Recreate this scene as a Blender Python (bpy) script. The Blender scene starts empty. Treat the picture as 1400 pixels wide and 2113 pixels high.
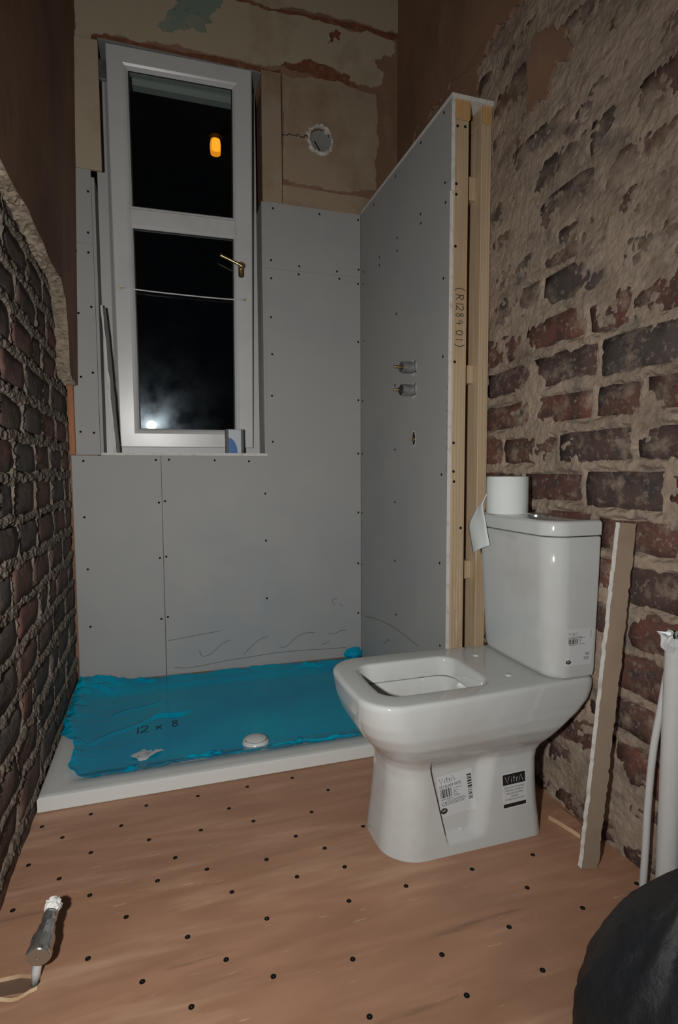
import bpy, bmesh, math, random
import numpy as np
from mathutils import Vector, Matrix
from mathutils.bvhtree import BVHTree

random.seed(7); rng = np.random.default_rng(7)
scene = bpy.context.scene
COL = scene.collection

# ------------------------------------------------------------------ camera
def camera_setup():
    yaw, pitch, roll, f = 0.3062, -0.0747, -0.0042, 1151.7
    fw = Vector((math.sin(yaw)*math.cos(pitch), math.cos(yaw)*math.cos(pitch), math.sin(pitch)))
    r = Vector((math.cos(yaw), -math.sin(yaw), 0)); u = r.cross(fw)
    c, s = math.cos(roll), math.sin(roll)
    r2 = c*r + s*u; u2 = -s*r + c*u
    cam = bpy.data.cameras.new('camera'); o = bpy.data.objects.new('camera', cam); COL.objects.link(o)
    cam.sensor_fit = 'HORIZONTAL'; cam.sensor_width = 36; cam.lens = f*36/1400; cam.clip_start = .02
    o.matrix_world = Matrix(((r2.x, u2.x, -fw.x, .3385), (r2.y, u2.y, -fw.y, -2.3917), (r2.z, u2.z, -fw.z, .9045), (0, 0, 0, 1)))
    scene.camera = o
camera_setup()

# ------------------------------------------------------------------ world, flash, exposure
w = bpy.data.worlds.new('night'); scene.world = w; w.use_nodes = True
w.node_tree.nodes['Background'].inputs[0].default_value = (.10, .11, .14, 1)
w.node_tree.nodes['Background'].inputs[1].default_value = .012
fl = bpy.data.lights.new('camera_flash', 'AREA'); fl.shape = 'DISK'; fl.size = .05
fl.energy = 17; fl.color = (1, .992, .965); fl.spread = math.radians(150)
flo = bpy.data.objects.new('camera_flash', fl); COL.objects.link(flo)
flo.location = (.134, -2.37, .93)
flo.rotation_euler = (Vector((.62, 0, .72))-Vector((.134, -2.37, .93))).to_track_quat('-Z', 'Y').to_euler()
scene.view_settings.view_transform = 'Standard'; scene.view_settings.look = 'None'
scene.view_settings.exposure = 0; scene.view_settings.gamma = 1; scene.view_settings.use_curve_mapping = False

# ------------------------------------------------------------------ materials
def hexc(r, g, b):
    f = lambda c: (c/255/12.92) if c/255 <= .04045 else ((c/255+.055)/1.055)**2.4
    return (f(r), f(g), f(b), 1)
MATS = {}
def mat(name, col, rough=.7, var=(), bump=(), metallic=0., rand=None, spec=.5, coat=0., emis=None, grain=None):
    """col: linear rgb. var: list of (colour, noise scale, low, high, detail, stretch). bump: list of (scale, strength, distance)."""
    m = bpy.data.materials.new(name); m.use_nodes = True; nt = m.node_tree; N = nt.nodes; L = nt.links
    b = N['Principled BSDF']; b.inputs['Roughness'].default_value = rough; b.inputs['Metallic'].default_value = metallic
    b.inputs['Specular IOR Level'].default_value = spec; b.inputs['Coat Weight'].default_value = coat
    tc = N.new('ShaderNodeTexCoord'); out = None
    base = N.new('ShaderNodeRGB'); base.outputs[0].default_value = (*col, 1); out = base.outputs[0]
    oi = None
    if rand:
        oi = N.new('ShaderNodeObjectInfo'); cr = N.new('ShaderNodeValToRGB'); cr.color_ramp.interpolation = 'LINEAR'
        L.new(oi.outputs['Random'], cr.inputs[0]); e = cr.color_ramp.elements
        while len(e) < len(rand): e.new(.5)
        for i, c in enumerate(rand): e[i].position = i/(len(rand)-1); e[i].color = (*c, 1)
        out = cr.outputs[0]
    def coords(stretch, off=0):
        mp = N.new('ShaderNodeMapping'); mp.inputs['Scale'].default_value = stretch
        src = tc.outputs['Object']
        if rand:
            cx = N.new('ShaderNodeVectorMath'); cx.operation = 'ADD'
            sc = N.new('ShaderNodeVectorMath'); sc.operation = 'SCALE'
            cb = N.new('ShaderNodeCombineXYZ')
            for i in range(3): L.new(oi.outputs['Random'], cb.inputs[i])
            L.new(cb.outputs[0], sc.inputs[0]); sc.inputs[3].default_value = 37.
            L.new(src, cx.inputs[0]); L.new(sc.outputs[0], cx.inputs[1]); src = cx.outputs[0]
        mp.inputs['Location'].default_value = (off, off*1.7, off*.6)
        L.new(src, mp.inputs[0]); return mp.outputs[0]
    for i, (c, sc, lo, hi, det, st) in enumerate(var):
        n = N.new('ShaderNodeTexNoise'); n.inputs['Scale'].default_value = sc; n.inputs['Detail'].default_value = det
        n.inputs['Roughness'].default_value = .62
        L.new(coords(st, 3.1*i+1), n.inputs['Vector'])
        mr = N.new('ShaderNodeMapRange'); mr.inputs[1].default_value = lo; mr.inputs[2].default_value = hi
        L.new(n.outputs[0], mr.inputs[0])
        mx = N.new('ShaderNodeMix'); mx.data_type = 'RGBA'
        L.new(mr.outputs[0], mx.inputs[0]); L.new(out, mx.inputs[6]); mx.inputs[7].default_value = (*c, 1); out = mx.outputs[2]
    if grain:   # wood grain: (colour, scale, distortion, stretch, amount)
        c, sc, di, st, am = grain
        wv = N.new('ShaderNodeTexWave'); wv.wave_type = 'BANDS'; wv.inputs['Scale'].default_value = sc
        wv.inputs['Distortion'].default_value = di; wv.inputs['Detail'].default_value = 3; wv.inputs['Detail Scale'].default_value = 1.4
        L.new(coords(st, 5), wv.inputs[0])
        ml = N.new('ShaderNodeMath'); ml.operation = 'MULTIPLY'; ml.inputs[1].default_value = am; L.new(wv.outputs[1], ml.inputs[0])
        mx = N.new('ShaderNodeMix'); mx.data_type = 'RGBA'; L.new(ml.outputs[0], mx.inputs[0]); L.new(out, mx.inputs[6]); mx.inputs[7].default_value = (*c, 1); out = mx.outputs[2]
    L.new(out, b.inputs['Base Color'])
    prev = None
    for sc, st, di in bump:
        n = N.new('ShaderNodeTexNoise'); n.inputs['Scale'].default_value = sc; n.inputs['Detail'].default_value = 6
        L.new(coords((1, 1, 1), 2), n.inputs['Vector'])
        bp = N.new('ShaderNodeBump'); bp.inputs['Strength'].default_value = st; bp.inputs['Distance'].default_value = di
        L.new(n.outputs[0], bp.inputs['Height'])
        if prev: L.new(prev, bp.inputs['Normal'])
        prev = bp.outputs[0]
    if prev: L.new(prev, b.inputs['Normal'])
    if emis: b.inputs['Emission Color'].default_value = (*emis[0], 1); b.inputs['Emission Strength'].default_value = emis[1]
    MATS[name] = m
    return m
S1 = (1, 1, 1)
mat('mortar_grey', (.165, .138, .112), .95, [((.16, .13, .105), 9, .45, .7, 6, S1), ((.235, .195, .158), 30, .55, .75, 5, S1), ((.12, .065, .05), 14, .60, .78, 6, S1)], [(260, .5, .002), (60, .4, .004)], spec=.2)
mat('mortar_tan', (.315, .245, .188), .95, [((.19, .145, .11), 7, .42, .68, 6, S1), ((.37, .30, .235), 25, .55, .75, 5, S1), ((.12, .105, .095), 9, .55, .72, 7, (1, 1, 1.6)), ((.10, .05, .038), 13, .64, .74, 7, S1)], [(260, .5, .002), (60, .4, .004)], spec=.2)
mat('plaster_core', (.30, .24, .18), .95, [((.20, .16, .12), 16, .45, .7, 6, S1)], [(180, .6, .003)], spec=.2)
BR = [(.125, .054, .040), (.070, .050, .044), (.145, .056, .040), (.10, .058, .046), (.115, .045, .035), (.075, .060, .054)]
mat('brick_red', (.1, .05, .04), .9, [((.045, .036, .034), 16, .46, .66, 5, S1), ((.26, .21, .17), 75, .56, .72, 6, (1, 1, .35)), ((.25, .195, .15), 20, .52, .72, 8, S1)], [(160, .5, .002), (35, .5, .004)], rand=BR, spec=.25)
mat('brick_smeared', (.1, .05, .04), .9, [((.055, .047, .042), 13, .46, .66, 5, S1), ((.25, .195, .15), 12, .43, .62, 7, S1), ((.24, .19, .15), 60, .58, .72, 6, S1)], [(160, .5, .002), (35, .5, .004)], rand=[(.12, .055, .038), (.075, .062, .055), (.13, .068, .048), (.10, .078, .06)], spec=.25)
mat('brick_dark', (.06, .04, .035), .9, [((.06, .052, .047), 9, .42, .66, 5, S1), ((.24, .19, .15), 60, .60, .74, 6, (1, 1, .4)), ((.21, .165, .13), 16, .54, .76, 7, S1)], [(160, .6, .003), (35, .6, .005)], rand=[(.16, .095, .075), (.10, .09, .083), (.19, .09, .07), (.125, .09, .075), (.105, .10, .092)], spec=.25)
mat('plaster_brown', (.26, .15, .095), .85, [((.175, .10, .064), 2.2, .4, .65, 5, S1), ((.31, .20, .135), 5, .55, .75, 6, (1, 1, .4)), ((.42, .36, .29), 120, .74, .78, 3, S1)], [(40, .25, .003)], spec=.3)
mat('plaster_beige', (.325, .245, .168), .8, [((.235, .155, .10), 3.5, .48, .68, 6, S1), ((.37, .30, .22), 9, .55, .75, 5, (1, 1, .5))], [(50, .3, .003)], spec=.3)
mat('paint_cream', (.40, .33, .235), .75, [((.30, .23, .155), 5, .52, .72, 6, S1), ((.13, .07, .04), 45, .70, .76, 5, S1)], [(30, .25, .002)], spec=.35)
mat('paint_turquoise', (.18, .235, .195), .7, [((.29, .27, .20), 10, .5, .68, 6, S1), ((.075, .115, .11), 26, .58, .7, 5, S1)], [(40, .25, .002)])
mat('paint_rust', (.17, .06, .03), .8, [((.27, .12, .05), 30, .5, .7, 5, S1), ((.06, .03, .02), 50, .55, .7, 5, S1)], [(60, .4, .003)])
mat('board_grey', (.335, .33, .32), .7, [((.29, .305, .31), 2.0, .45, .7, 3, S1), ((.355, .34, .32), 4.5, .55, .75, 3, S1)], [(300, .06, .0005)], spec=.35)
mat('board_edge', (.60, .585, .55), .9, [((.45, .43, .39), 40, .5, .7, 4, S1)], [(200, .4, .001)], spec=.2)
mat('board_brown', (.285, .215, .155), .85, [((.24, .18, .13), 8, .45, .7, 4, S1)], [(200, .1, .0006)], spec=.3)
mat('pine', (.50, .375, .245), .65, [((.41, .29, .175), 6, .48, .68, 4, (3, 3, .25)), ((.23, .12, .055), 15, .73, .76, 2, (1, 1, .5)), ((.66, .52, .36), 7, .60, .74, 4, (2, 2, .3))], [(90, .15, .001)], grain=((.38, .265, .155), 28, 4.5, (1, 1, .06), .6))
mat('pine_end', (.58, .35, .15), .75, grain=((.36, .19, .075), 60, 2.5, (1, 1, 1), .7))
mat('orange_timber', (.36, .14, .055), .7, [((.24, .085, .035), 14, .45, .7, 4, (1, 1, .3))])
mat('plywood', (.395, .215, .135), .55, [((.28, .145, .085), 2.2, .42, .68, 5, (.8, 2.2, 1)), ((.50, .31, .205), 5, .52, .74, 5, (.5, 3.2, 1)), ((.20, .115, .075), 7, .62, .76, 6, (.4, 4, 1)), ((.52, .35, .24), 60, .66, .72, 4, (.25, 2, 1))], [(140, .12, .0008)], grain=((.25, .13, .075), 3.4, 14, (.22, 2.2, 1), .30), spec=.4)
mat('ply_edge', (.56, .40, .25), .8, grain=((.34, .19, .10), 90, 1, (.05, .05, 6), .6))
mat('subfloor', (.15, .085, .055), .9, [((.08, .05, .035), 6, .4, .7, 5, S1)])
mat('screw_black', (.006, .006, .006), .8, spec=.15)
mat('ceramic', (.475, .488, .478), .09, [((.425, .412, .388), 4, .56, .78, 4, S1)], spec=.5, coat=.25)
mat('ceramic_dark_joint', (.03, .03, .03), .8)
mat('tray_white', (.57, .575, .555), .25)
mat('pvc_white', (.52, .52, .515), .3, [((.46, .455, .445), 6, .5, .75, 4, S1)])
mat('pvc_dirty', (.46, .455, .44), .45, [((.35, .33, .30), 40, .66, .74, 5, S1)])
mat('gasket_black', (.015, .015, .015), .6)
mat('brass', (.40, .30, .15), .3, [((.30, .20, .09), 30, .5, .7, 4, S1)], metallic=1)
mat('brass_dull', (.40, .31, .17), .4, metallic=1)
mat('chrome', (.70, .72, .70), .16, [((.35, .36, .35), 60, .55, .7, 4, S1)], metallic=.92)
mat('steel_dull', (.45, .46, .46), .35, [((.25, .25, .25), 50, .5, .7, 4, S1)], metallic=.9)
mat('paper_white', (.58, .61, .595), .9, [], [(90, .25, .001)], spec=.2)
mat('tape_white', (.78, .77, .75), .7, [], [(120, .8, .003)])
mat('label_white', (.52, .535, .545), .4)
mat('ink_black', (.012, .011, .011), .5)
mat('ink_pencil', (.09, .09, .095), .7)
mat('ink_blue', (.14, .20, .33), .7)
mat('carton_grey', (.46, .49, .52), .5)
mat('carton_dark', (.085, .09, .085), .6)
mat('carton_blue', (.012, .115, .33), .4)
mat('bag_black', (.010, .012, .015), .58, [((.022, .021, .020), 6, .45, .7, 5, S1)], [(16, .7, .014), (55, .35, .004)], spec=.32)
mat('foam_white', (.58, .56, .52), .9, [((.38, .34, .29), 40, .5, .7, 4, S1)], [(120, .8, .004)])
mat('duct_grey', (.24, .24, .23), .5)
mat('cap_floor_tint', (.34, .28, .22), .3, metallic=.6)  # chrome disc; its tan imitates the reflected floor
mat('copper_dark', (.02, .018, .016), .9)
mat('lamp_amber', (.9, .4, .05), .5, emis=((1.0, .30, .012), 1.0))
mat('lamp_amber_bright', (.9, .5, .1), .5, emis=((1.0, .36, .02), 1.6))
mat('iron_dark', (.01, .01, .01), .7)

def film_material():
    m = bpy.data.materials.new('blue_film'); m.use_nodes = True; nt = m.node_tree; N = nt.nodes; L = nt.links
    b = N['Principled BSDF']; tc = N.new('ShaderNodeTexCoord')
    n = N.new('ShaderNodeTexNoise'); n.inputs['Scale'].default_value = 3.2; n.inputs['Detail'].default_value = 3; L.new(tc.outputs['Object'], n.inputs['Vector'])
    cr = N.new('ShaderNodeValToRGB'); e = cr.color_ramp.elements
    e[0].position = .35; e[0].color = (.0, .35, .58, 1); e[1].position = .68; e[1].color = (.0, .47, .66, 1); L.new(n.outputs[0], cr.inputs[0])
    L.new(cr.outputs[0], b.inputs['Base Color']); b.inputs['Roughness'].default_value = .09; b.inputs['Specular IOR Level'].default_value = .4
    n2 = N.new('ShaderNodeTexNoise'); n2.inputs['Scale'].default_value = 16; n2.inputs['Detail'].default_value = 3
    mp = N.new('ShaderNodeMapping'); mp.inputs['Scale'].default_value = (.5, 1.6, 1); L.new(tc.outputs['Object'], mp.inputs[0]); L.new(mp.outputs[0], n2.inputs['Vector'])
    bp = N.new('ShaderNodeBump'); bp.inputs['Strength'].default_value = .2; bp.inputs['Distance'].default_value = .006; L.new(n2.outputs[0], bp.inputs['Height']); L.new(bp.outputs[0], b.inputs['Normal'])
    tr = N.new('ShaderNodeBsdfTransparent'); tr.inputs[0].default_value = (.03, .42, .60, 1)
    mx = N.new('ShaderNodeMixShader'); mx.inputs[0].default_value = .28
    L.new(b.outputs[0], mx.inputs[1]); L.new(tr.outputs[0], mx.inputs[2]); L.new(mx.outputs[0], N['Material Output'].inputs[0])
    MATS['blue_film'] = m
film_material()
def glass_material():
    m = bpy.data.materials.new('window_glass'); m.use_nodes = True; nt = m.node_tree; N = nt.nodes; L = nt.links
    N.remove(N['Principled BSDF'])
    tr = N.new('ShaderNodeBsdfTransparent'); tr.inputs[0].default_value = (.86, .90, .89, 1)
    g1 = N.new('ShaderNodeBsdfGlossy'); g1.inputs['Roughness'].default_value = .02
    g2 = N.new('ShaderNodeBsdfGlossy'); g2.inputs['Roughness'].default_value = .17; g2.inputs[0].default_value = (.75, .88, 1, 1)
    fr = N.new('ShaderNodeFresnel'); fr.inputs[0].default_value = 1.5
    m1 = N.new('ShaderNodeMixShader'); L.new(fr.outputs[0], m1.inputs[0]); L.new(tr.outputs[0], m1.inputs[1]); L.new(g1.outputs[0], m1.inputs[2])
    tc = N.new('ShaderNodeTexCoord'); n = N.new('ShaderNodeTexNoise'); n.inputs['Scale'].default_value = 9; n.inputs['Detail'].default_value = 5
    L.new(tc.outputs['Object'], n.inputs['Vector'])
    mr = N.new('ShaderNodeMapRange'); mr.inputs[1].default_value = .4; mr.inputs[2].default_value = .75; mr.inputs[3].default_value = .001; mr.inputs[4].default_value = .008
    L.new(n.outputs[0], mr.inputs[0])
    m2 = N.new('ShaderNodeMixShader'); L.new(mr.outputs[0], m2.inputs[0]); L.new(m1.outputs[0], m2.inputs[1]); L.new(g2.outputs[0], m2.inputs[2])
    L.new(m2.outputs[0], N['Material Output'].inputs[0]); MATS['window_glass'] = m
glass_material()

# ------------------------------------------------------------------ helpers
def mesh(name, verts, faces, smooth=False):
    me = bpy.data.meshes.new(name); me.from_pydata([tuple(v) for v in verts], [], [tuple(f) for f in faces]); me.update()
    if smooth: me.polygons.foreach_set('use_smooth', [True]*len(me.polygons))
    return me
def wloc(o):
    v = Vector(o.location)
    while o.parent: o = o.parent; v += Vector(o.location)
    return v
def obj(name, me, material=None, parent=None, label=None):
    """me is given in world coordinates; the object takes its parent's offset away."""
    o = bpy.data.objects.new(name, me); COL.objects.link(o)
    mats = material if isinstance(material, (list, tuple)) else [material]
    if material and not me.materials:
        for mm in mats: me.materials.append(MATS[mm])
    if parent:
        o.parent = parent; d = wloc(parent)
        if d.length > 1e-9 and me.users == 1: me.transform(Matrix.Translation(-d))
    if label: o['label'] = label
    return o
def tag(o, label, cat, group=None):
    o['label'] = label; o['category'] = cat
    if group: o['group'] = group
    return o
def thing(name, loc, label, cat, group=None):
    o = bpy.data.objects.new(name, None); COL.objects.link(o); o.location = loc; o.empty_display_size = .05
    return tag(o, label, cat, group)
def struct(name, me, material):
    o = obj(name, me, material); o['kind'] = 'structure'; return o
def box(x0, x1, y0, y1, z0, z1, bev=0., seg=1):
    bm = bmesh.new(); bmesh.ops.create_cube(bm, size=1)
    for v in bm.verts: v.co = Vector(((x0+x1)/2+v.co.x*(x1-x0), (y0+y1)/2+v.co.y*(y1-y0), (z0+z1)/2+v.co.z*(z1-z0)))
    if bev: bmesh.ops.bevel(bm, geom=bm.edges[:], offset=bev, segments=seg, affect='EDGES', profile=.5)
    me = bpy.data.meshes.new('box'); bm.to_mesh(me); bm.free(); return me
def joinm(*ms):
    V, F = [], []
    for me in ms:
        k = len(V); V += [v.co.copy() for v in me.vertices]; F += [[i+k for i in p.vertices] for p in me.polygons]
    return mesh('m', V, F)
def lathe(prof, axis_o, axis_d, seg=28, smooth=True):
    """prof: list of (radius, distance along the axis)"""
    d = Vector(axis_d).normalized(); a = d.orthogonal().normalized(); b = d.cross(a); o = Vector(axis_o)
    V, F = [], []
    for r, t in prof:
        for i in range(seg):
            th = 2*math.pi*i/seg; V.append(o+d*t+(a*math.cos(th)+b*math.sin(th))*r)
    n = len(prof)
    for j in range(n-1):
        for i in range(seg):
            k = (i+1) % seg; F.append((j*seg+i, j*seg+k, (j+1)*seg+k, (j+1)*seg+i))
    F.append(tuple(range(seg))[::-1]); F.append(tuple((n-1)*seg+i for i in range(seg)))
    me = mesh('lathe', V, F)
    if smooth:
        for p in me.polygons: p.use_smooth = len(p.vertices) == 4
        me.set_sharp_from_angle(angle=math.radians(40))
    return me
def tube(pts, r, seg=12, cap=True):
    pts = [Vector(p) for p in pts]; V, F = [], []
    t0 = (pts[1]-pts[0]).normalized(); a = t0.orthogonal().normalized()
    for i, p in enumerate(pts):
        t = (pts[min(i+1, len(pts)-1)]-pts[max(i-1, 0)]).normalized()
        a = (a-t*a.dot(t)).normalized(); b = t.cross(a); rr = r[i] if isinstance(r, (list, tuple)) else r
        for k in range(seg):
            th = 2*math.pi*k/seg; V.append(p+(a*math.cos(th)+b*math.sin(th))*rr)
    for j in range(len(pts)-1):
        for k in range(seg):
            q = (k+1) % seg; F.append((j*seg+k, j*seg+q, (j+1)*seg+q, (j+1)*seg+k))
    if cap: F.append(tuple(range(seg))[::-1]); F.append(tuple((len(pts)-1)*seg+k for k in range(seg)))
    me = mesh('tube', V, F)
    for p in me.polygons: p.use_smooth = len(p.vertices) == 4
    return me
def spline(pts, n=8):
    P = [np.array(p, float) for p in pts]; P = [2*P[0]-P[1]]+P+[2*P[-1]-P[-2]]; out = []
    for i in range(1, len(P)-2):
        for k in range(n):
            t = k/n; out.append(.5*((2*P[i])+(-P[i-1]+P[i+1])*t+(2*P[i-1]-5*P[i]+4*P[i+1]-P[i+2])*t*t+(-P[i-1]+3*P[i]-3*P[i+1]+P[i+2])*t**3))
    out.append(P[-2]); return out
def ribbon2d(strokes, wd):
    """flat strokes in a 2-D frame -> (verts2d, faces)"""
    V, F = [], []
    for st in strokes:
        st = [np.array(p[:2], float) for p in st]
        k = len(V)
        for i, p in enumerate(st):
            t = st[min(i+1, len(st)-1)]-st[max(i-1, 0)]; t = t/(np.linalg.norm(t)+1e-9); nrm = np.array((-t[1], t[0]))*wd/2
            V += [p+nrm, p-nrm]
        for i in range(len(st)-1): F.append((k+2*i, k+2*i+1, k+2*i+3, k+2*i+2))
    return V, F
def ragged(pts, amp, it=4, seed=0, closed=True):
    r = np.random.default_rng(seed); P = [np.array(p, float) for p in pts]
    for _ in range(it):
        Q = []; n = len(P)
        for i in range(n if closed else n-1):
            a, b = P[i], P[(i+1) % n]; d = b-a; L = np.linalg.norm(d)
            m = (a+b)/2
            if L > .006: m = m+np.array((-d[1], d[0]))/L*r.normal()*min(amp, L*.22)
            Q += [a, m]
        if not closed: Q.append(P[-1])
        P = Q; amp *= .6
    return P
def slab_xz(pts, y0, y1):
    """polygon in XZ, front at y0 (towards the room) and back at y1"""
    return prism(pts, lambda a, b: (a, y0, b), lambda a, b: (a, y1, b))
def prism(pts, front, back):
    bm = bmesh.new(); vs = [bm.verts.new(front(*p)) for p in pts]; n = len(vs)
    es = [bm.edges.new((vs[i], vs[(i+1) % n])) for i in range(n)]
    bmesh.ops.triangle_fill(bm, use_beauty=True, edges=es)
    vb = [bm.verts.new(back(*p)) for p in pts]
    for i in range(n): bm.faces.new((vs[i], vs[(i+1) % n], vb[(i+1) % n], vb[i]))
    bmesh.ops.recalc_face_normals(bm, faces=bm.faces[:])
    me = bpy.data.meshes.new('slab'); bm.to_mesh(me); bm.free(); return me
def vnoise(u, v, scale, seed):
    r = np.random.default_rng(seed); T = r.random((128, 128))
    a, b = u*scale+1000, v*scale+1000; i, j = np.floor(a).astype(int), np.floor(b).astype(int); fa, fb = a-i, b-j
    fa, fb = fa*fa*(3-2*fa), fb*fb*(3-2*fb); g = lambda p, q: T[p % 128, q % 128]
    return (g(i, j)*(1-fa)+g(i+1, j)*fa)*(1-fb)+(g(i, j+1)*(1-fa)+g(i+1, j+1)*fa)*fb
def fbm(u, v, scale, seed, oct=4, gain=.5):
    s = 0; a = 1; t = 0
    for k in range(oct): s = s+a*vnoise(u, v, scale*2**k, seed+k); t += a; a *= gain
    return s/t
def sstep(x, a, b):
    t = np.clip((x-a)/(b-a), 0, 1); return t*t*(3-2*t)
def grid_mesh(P, nu, nv, smooth=True, flip=False):
    me = bpy.data.meshes.new('grid'); idx = np.arange(nu*nv).reshape(nu, nv)
    q = np.stack([idx[:-1, :-1], idx[1:, :-1], idx[1:, 1:], idx[:-1, 1:]], -1).reshape(-1, 4)
    if flip: q = q[:, ::-1]
    me.vertices.add(len(P)); me.vertices.foreach_set('co', np.ascontiguousarray(P, dtype=np.float32).ravel())
    nf = len(q); me.loops.add(nf*4); me.polygons.add(nf)
    me.loops.foreach_set('vertex_index', q.ravel().astype(np.int32)); me.polygons.foreach_set('loop_start', np.arange(0, nf*4, 4, dtype=np.int32))
    me.polygons.foreach_set('loop_total', np.full(nf, 4, dtype=np.int32))
    me.polygons.foreach_set('use_smooth', np.full(nf, smooth)); me.update(); me.validate(); return me

# screws: one mesh each size, shared
def screw_mesh(r):
    V = []; n = 10
    for rr, z in ((r*1.05, -.0003), (r, .0006), (r*.55, .0007)): V += [(rr*math.cos(2*math.pi*i/n), rr*math.sin(2*math.pi*i/n), z) for i in range(n)]
    V.append((0, 0, -.0002)); F = []
    for j in range(2): F += [(j*n+i, j*n+(i+1) % n, (j+1)*n+(i+1) % n, (j+1)*n+i) for i in range(n)]
    F += [(2*n+i, 2*n+(i+1) % n, 3*n) for i in range(n)]
    me = mesh('screw_head', V, F); me.materials.append(MATS['screw_black']); return me
SCR_S, SCR_F = screw_mesh(.0044), screw_mesh(.0052)
def screw(me, loc, rot, parent):
    o = bpy.data.objects.new('screw', me); COL.objects.link(o); o.rotation_euler = rot
    o.parent = parent; o.location = Vector(loc)-wloc(parent); return o
R_BACK, R_PART = (math.pi/2, 0, 0), (0, -math.pi/2, 0)

FLOOR_SCREWS=[(0.135,-0.846),(0.022,-0.864),(0.274,-0.851),(0.41,-0.848),(0.548,-0.845),(0.681,-0.84),(0.764,-0.932),(0.693,-1.017),(0.486,-0.933),(0.54,-1.008),(0.215,-0.922),(0.079,-0.927),(0.408,-1.003),(0.284,-1.002),(0.631,-1.1),(0.687,-1.164),(0.153,-1.008),(0.344,-1.088),(0.547,-1.16),(0.021,-1.01),(0.412,-1.15),(0.602,-1.236),(0.096,-1.079),(0.305,-1.153),(0.458,-1.237),(0.167,-1.153),(0.02,-1.149),(0.245,-1.239),(0.517,-1.331),(0.362,-1.328),(0.183,-1.321),(0.428,-1.402),(0.505,-1.463),(0.281,-1.402),(0.362,-1.477),(0.713,-1.239),(0.822,-1.336),(0.69,-1.338),(0.986,-1.335),(1.147,-1.337),(1.07,-1.421),(1.305,-1.484),(1.144,-1.504),(0.971,-1.499),(0.814,-1.515),(0.652,-1.473),(0.972,-1.6),(0.816,-1.601),(0.643,-1.585),(0.803,-1.115)]
BACK_SCREWS=[(0.046,0.945),(0.316,0.949),(0.367,0.95),(0.55,0.948),(0.693,0.944),(0.323,0.776),(0.347,0.781),(0.042,0.724),(0.321,0.548),(0.346,0.552),(0.047,0.516),(0.320,0.293),(0.346,0.299),(0.049,0.284),(0.039,0.073),(0.761,0.805),(0.761,0.601),(0.762,0.347),(0.81,1.998),(1.012,2.001),(1.188,1.999),(0.799,1.786),(0.921,1.774),(0.918,1.74),(0.799,1.713),(1.09,1.769),(1.101,1.739),(1.19,1.787),(1.187,1.726),(0.796,1.552),(1.188,1.474),(0.799,1.398),(0.796,1.223),(1.188,1.218),(0.797,1.028),(1.187,0.979),(1.187,0.712),(1.186,0.478),(1.186,0.247),(0.05,1.978),(0.098,1.966),(0.047,1.816),(0.093,1.814),(0.048,1.742),(0.092,1.74),(0.095,1.537),(0.049,1.51),(0.092,1.287),(0.049,1.269),(0.04,1.058),(0.088,1.055)]
PART_SCREWS=[(-0.161,1.995),(-0.602,1.771),(-0.605,1.740),(-0.778,1.732),(-0.403,1.769),(-0.403,1.722),(-0.224,1.762),(-0.223,1.732),(-0.769,1.506),(-0.397,1.493),(-0.77,1.263),(-0.386,1.229),(-0.388,0.983),(-0.03,1.769),(-0.033,1.716),(-0.033,1.471),(-0.024,1.212),(-0.02,0.978),(-0.389,0.78),(-0.768,0.889),(-0.391,0.55),(-0.761,0.599),(-0.406,0.339),(-0.769,0.325),(-0.015,0.712),(-0.012,0.474),(-0.763,2.005),(-0.6,2.004),(-0.386,1.998),(-0.774,1.792)]
STUD_SCREWS=[(1.222,1.945),(1.248,1.947),(1.220,1.776),(1.220,1.745),(1.219,1.591),(1.221,1.241),(1.220,0.989),(1.221,0.899),(1.223,0.867),(1.249,0.718)]
PENCIL_BACK=[[(0.342,0.198),(0.436,0.208),(0.554,0.22)],[(0.47,0.148),(0.477,0.122),(0.495,0.117),(0.521,0.127),(0.559,0.159),(0.591,0.175),(0.603,0.175)],[(0.656,0.105),(0.686,0.136),(0.726,0.165),(0.765,0.18)],[(0.364,0.082),(0.415,0.074),(0.488,0.078),(0.576,0.087),(0.672,0.092),(0.777,0.099)],[(0.813,0.126),(0.833,0.121),(0.856,0.131),(0.887,0.158),(0.922,0.173),(0.949,0.177),(0.98,0.172)],[(1.039,0.166),(1.061,0.16),(1.082,0.164),(1.104,0.172),(1.126,0.17)],[(1.008,0.116),(1.029,0.12),(1.045,0.13)],[(0.777,0.099),(0.812,0.099),(0.914,0.098),(1.011,0.094),(1.125,0.09)],[(1.083,0.321),(1.065,0.32),(1.06,0.31),(1.065,0.3),(1.076,0.297)],[(1.094,0.3),(1.112,0.282)]]
PENCIL_PART=[[(-0.055,0.244),(-0.185,0.265),(-0.302,0.278),(-0.409,0.282),(-0.507,0.278),(-0.603,0.273)],[(-0.278,0.182),(-0.318,0.211),(-0.35,0.218)]]
XR = lambda y: 1.345+.061*max(0, y+.7)   # face of the right wall, splayed towards the back corner
XU = lambda u: 1.345+.061*np.maximum(0, .7-u)
WIN = (.097, .787, .9575, 2.532)      # masonry opening x0 x1 z0 z1
HOLE = (1.022, 2.312, .047)

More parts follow.
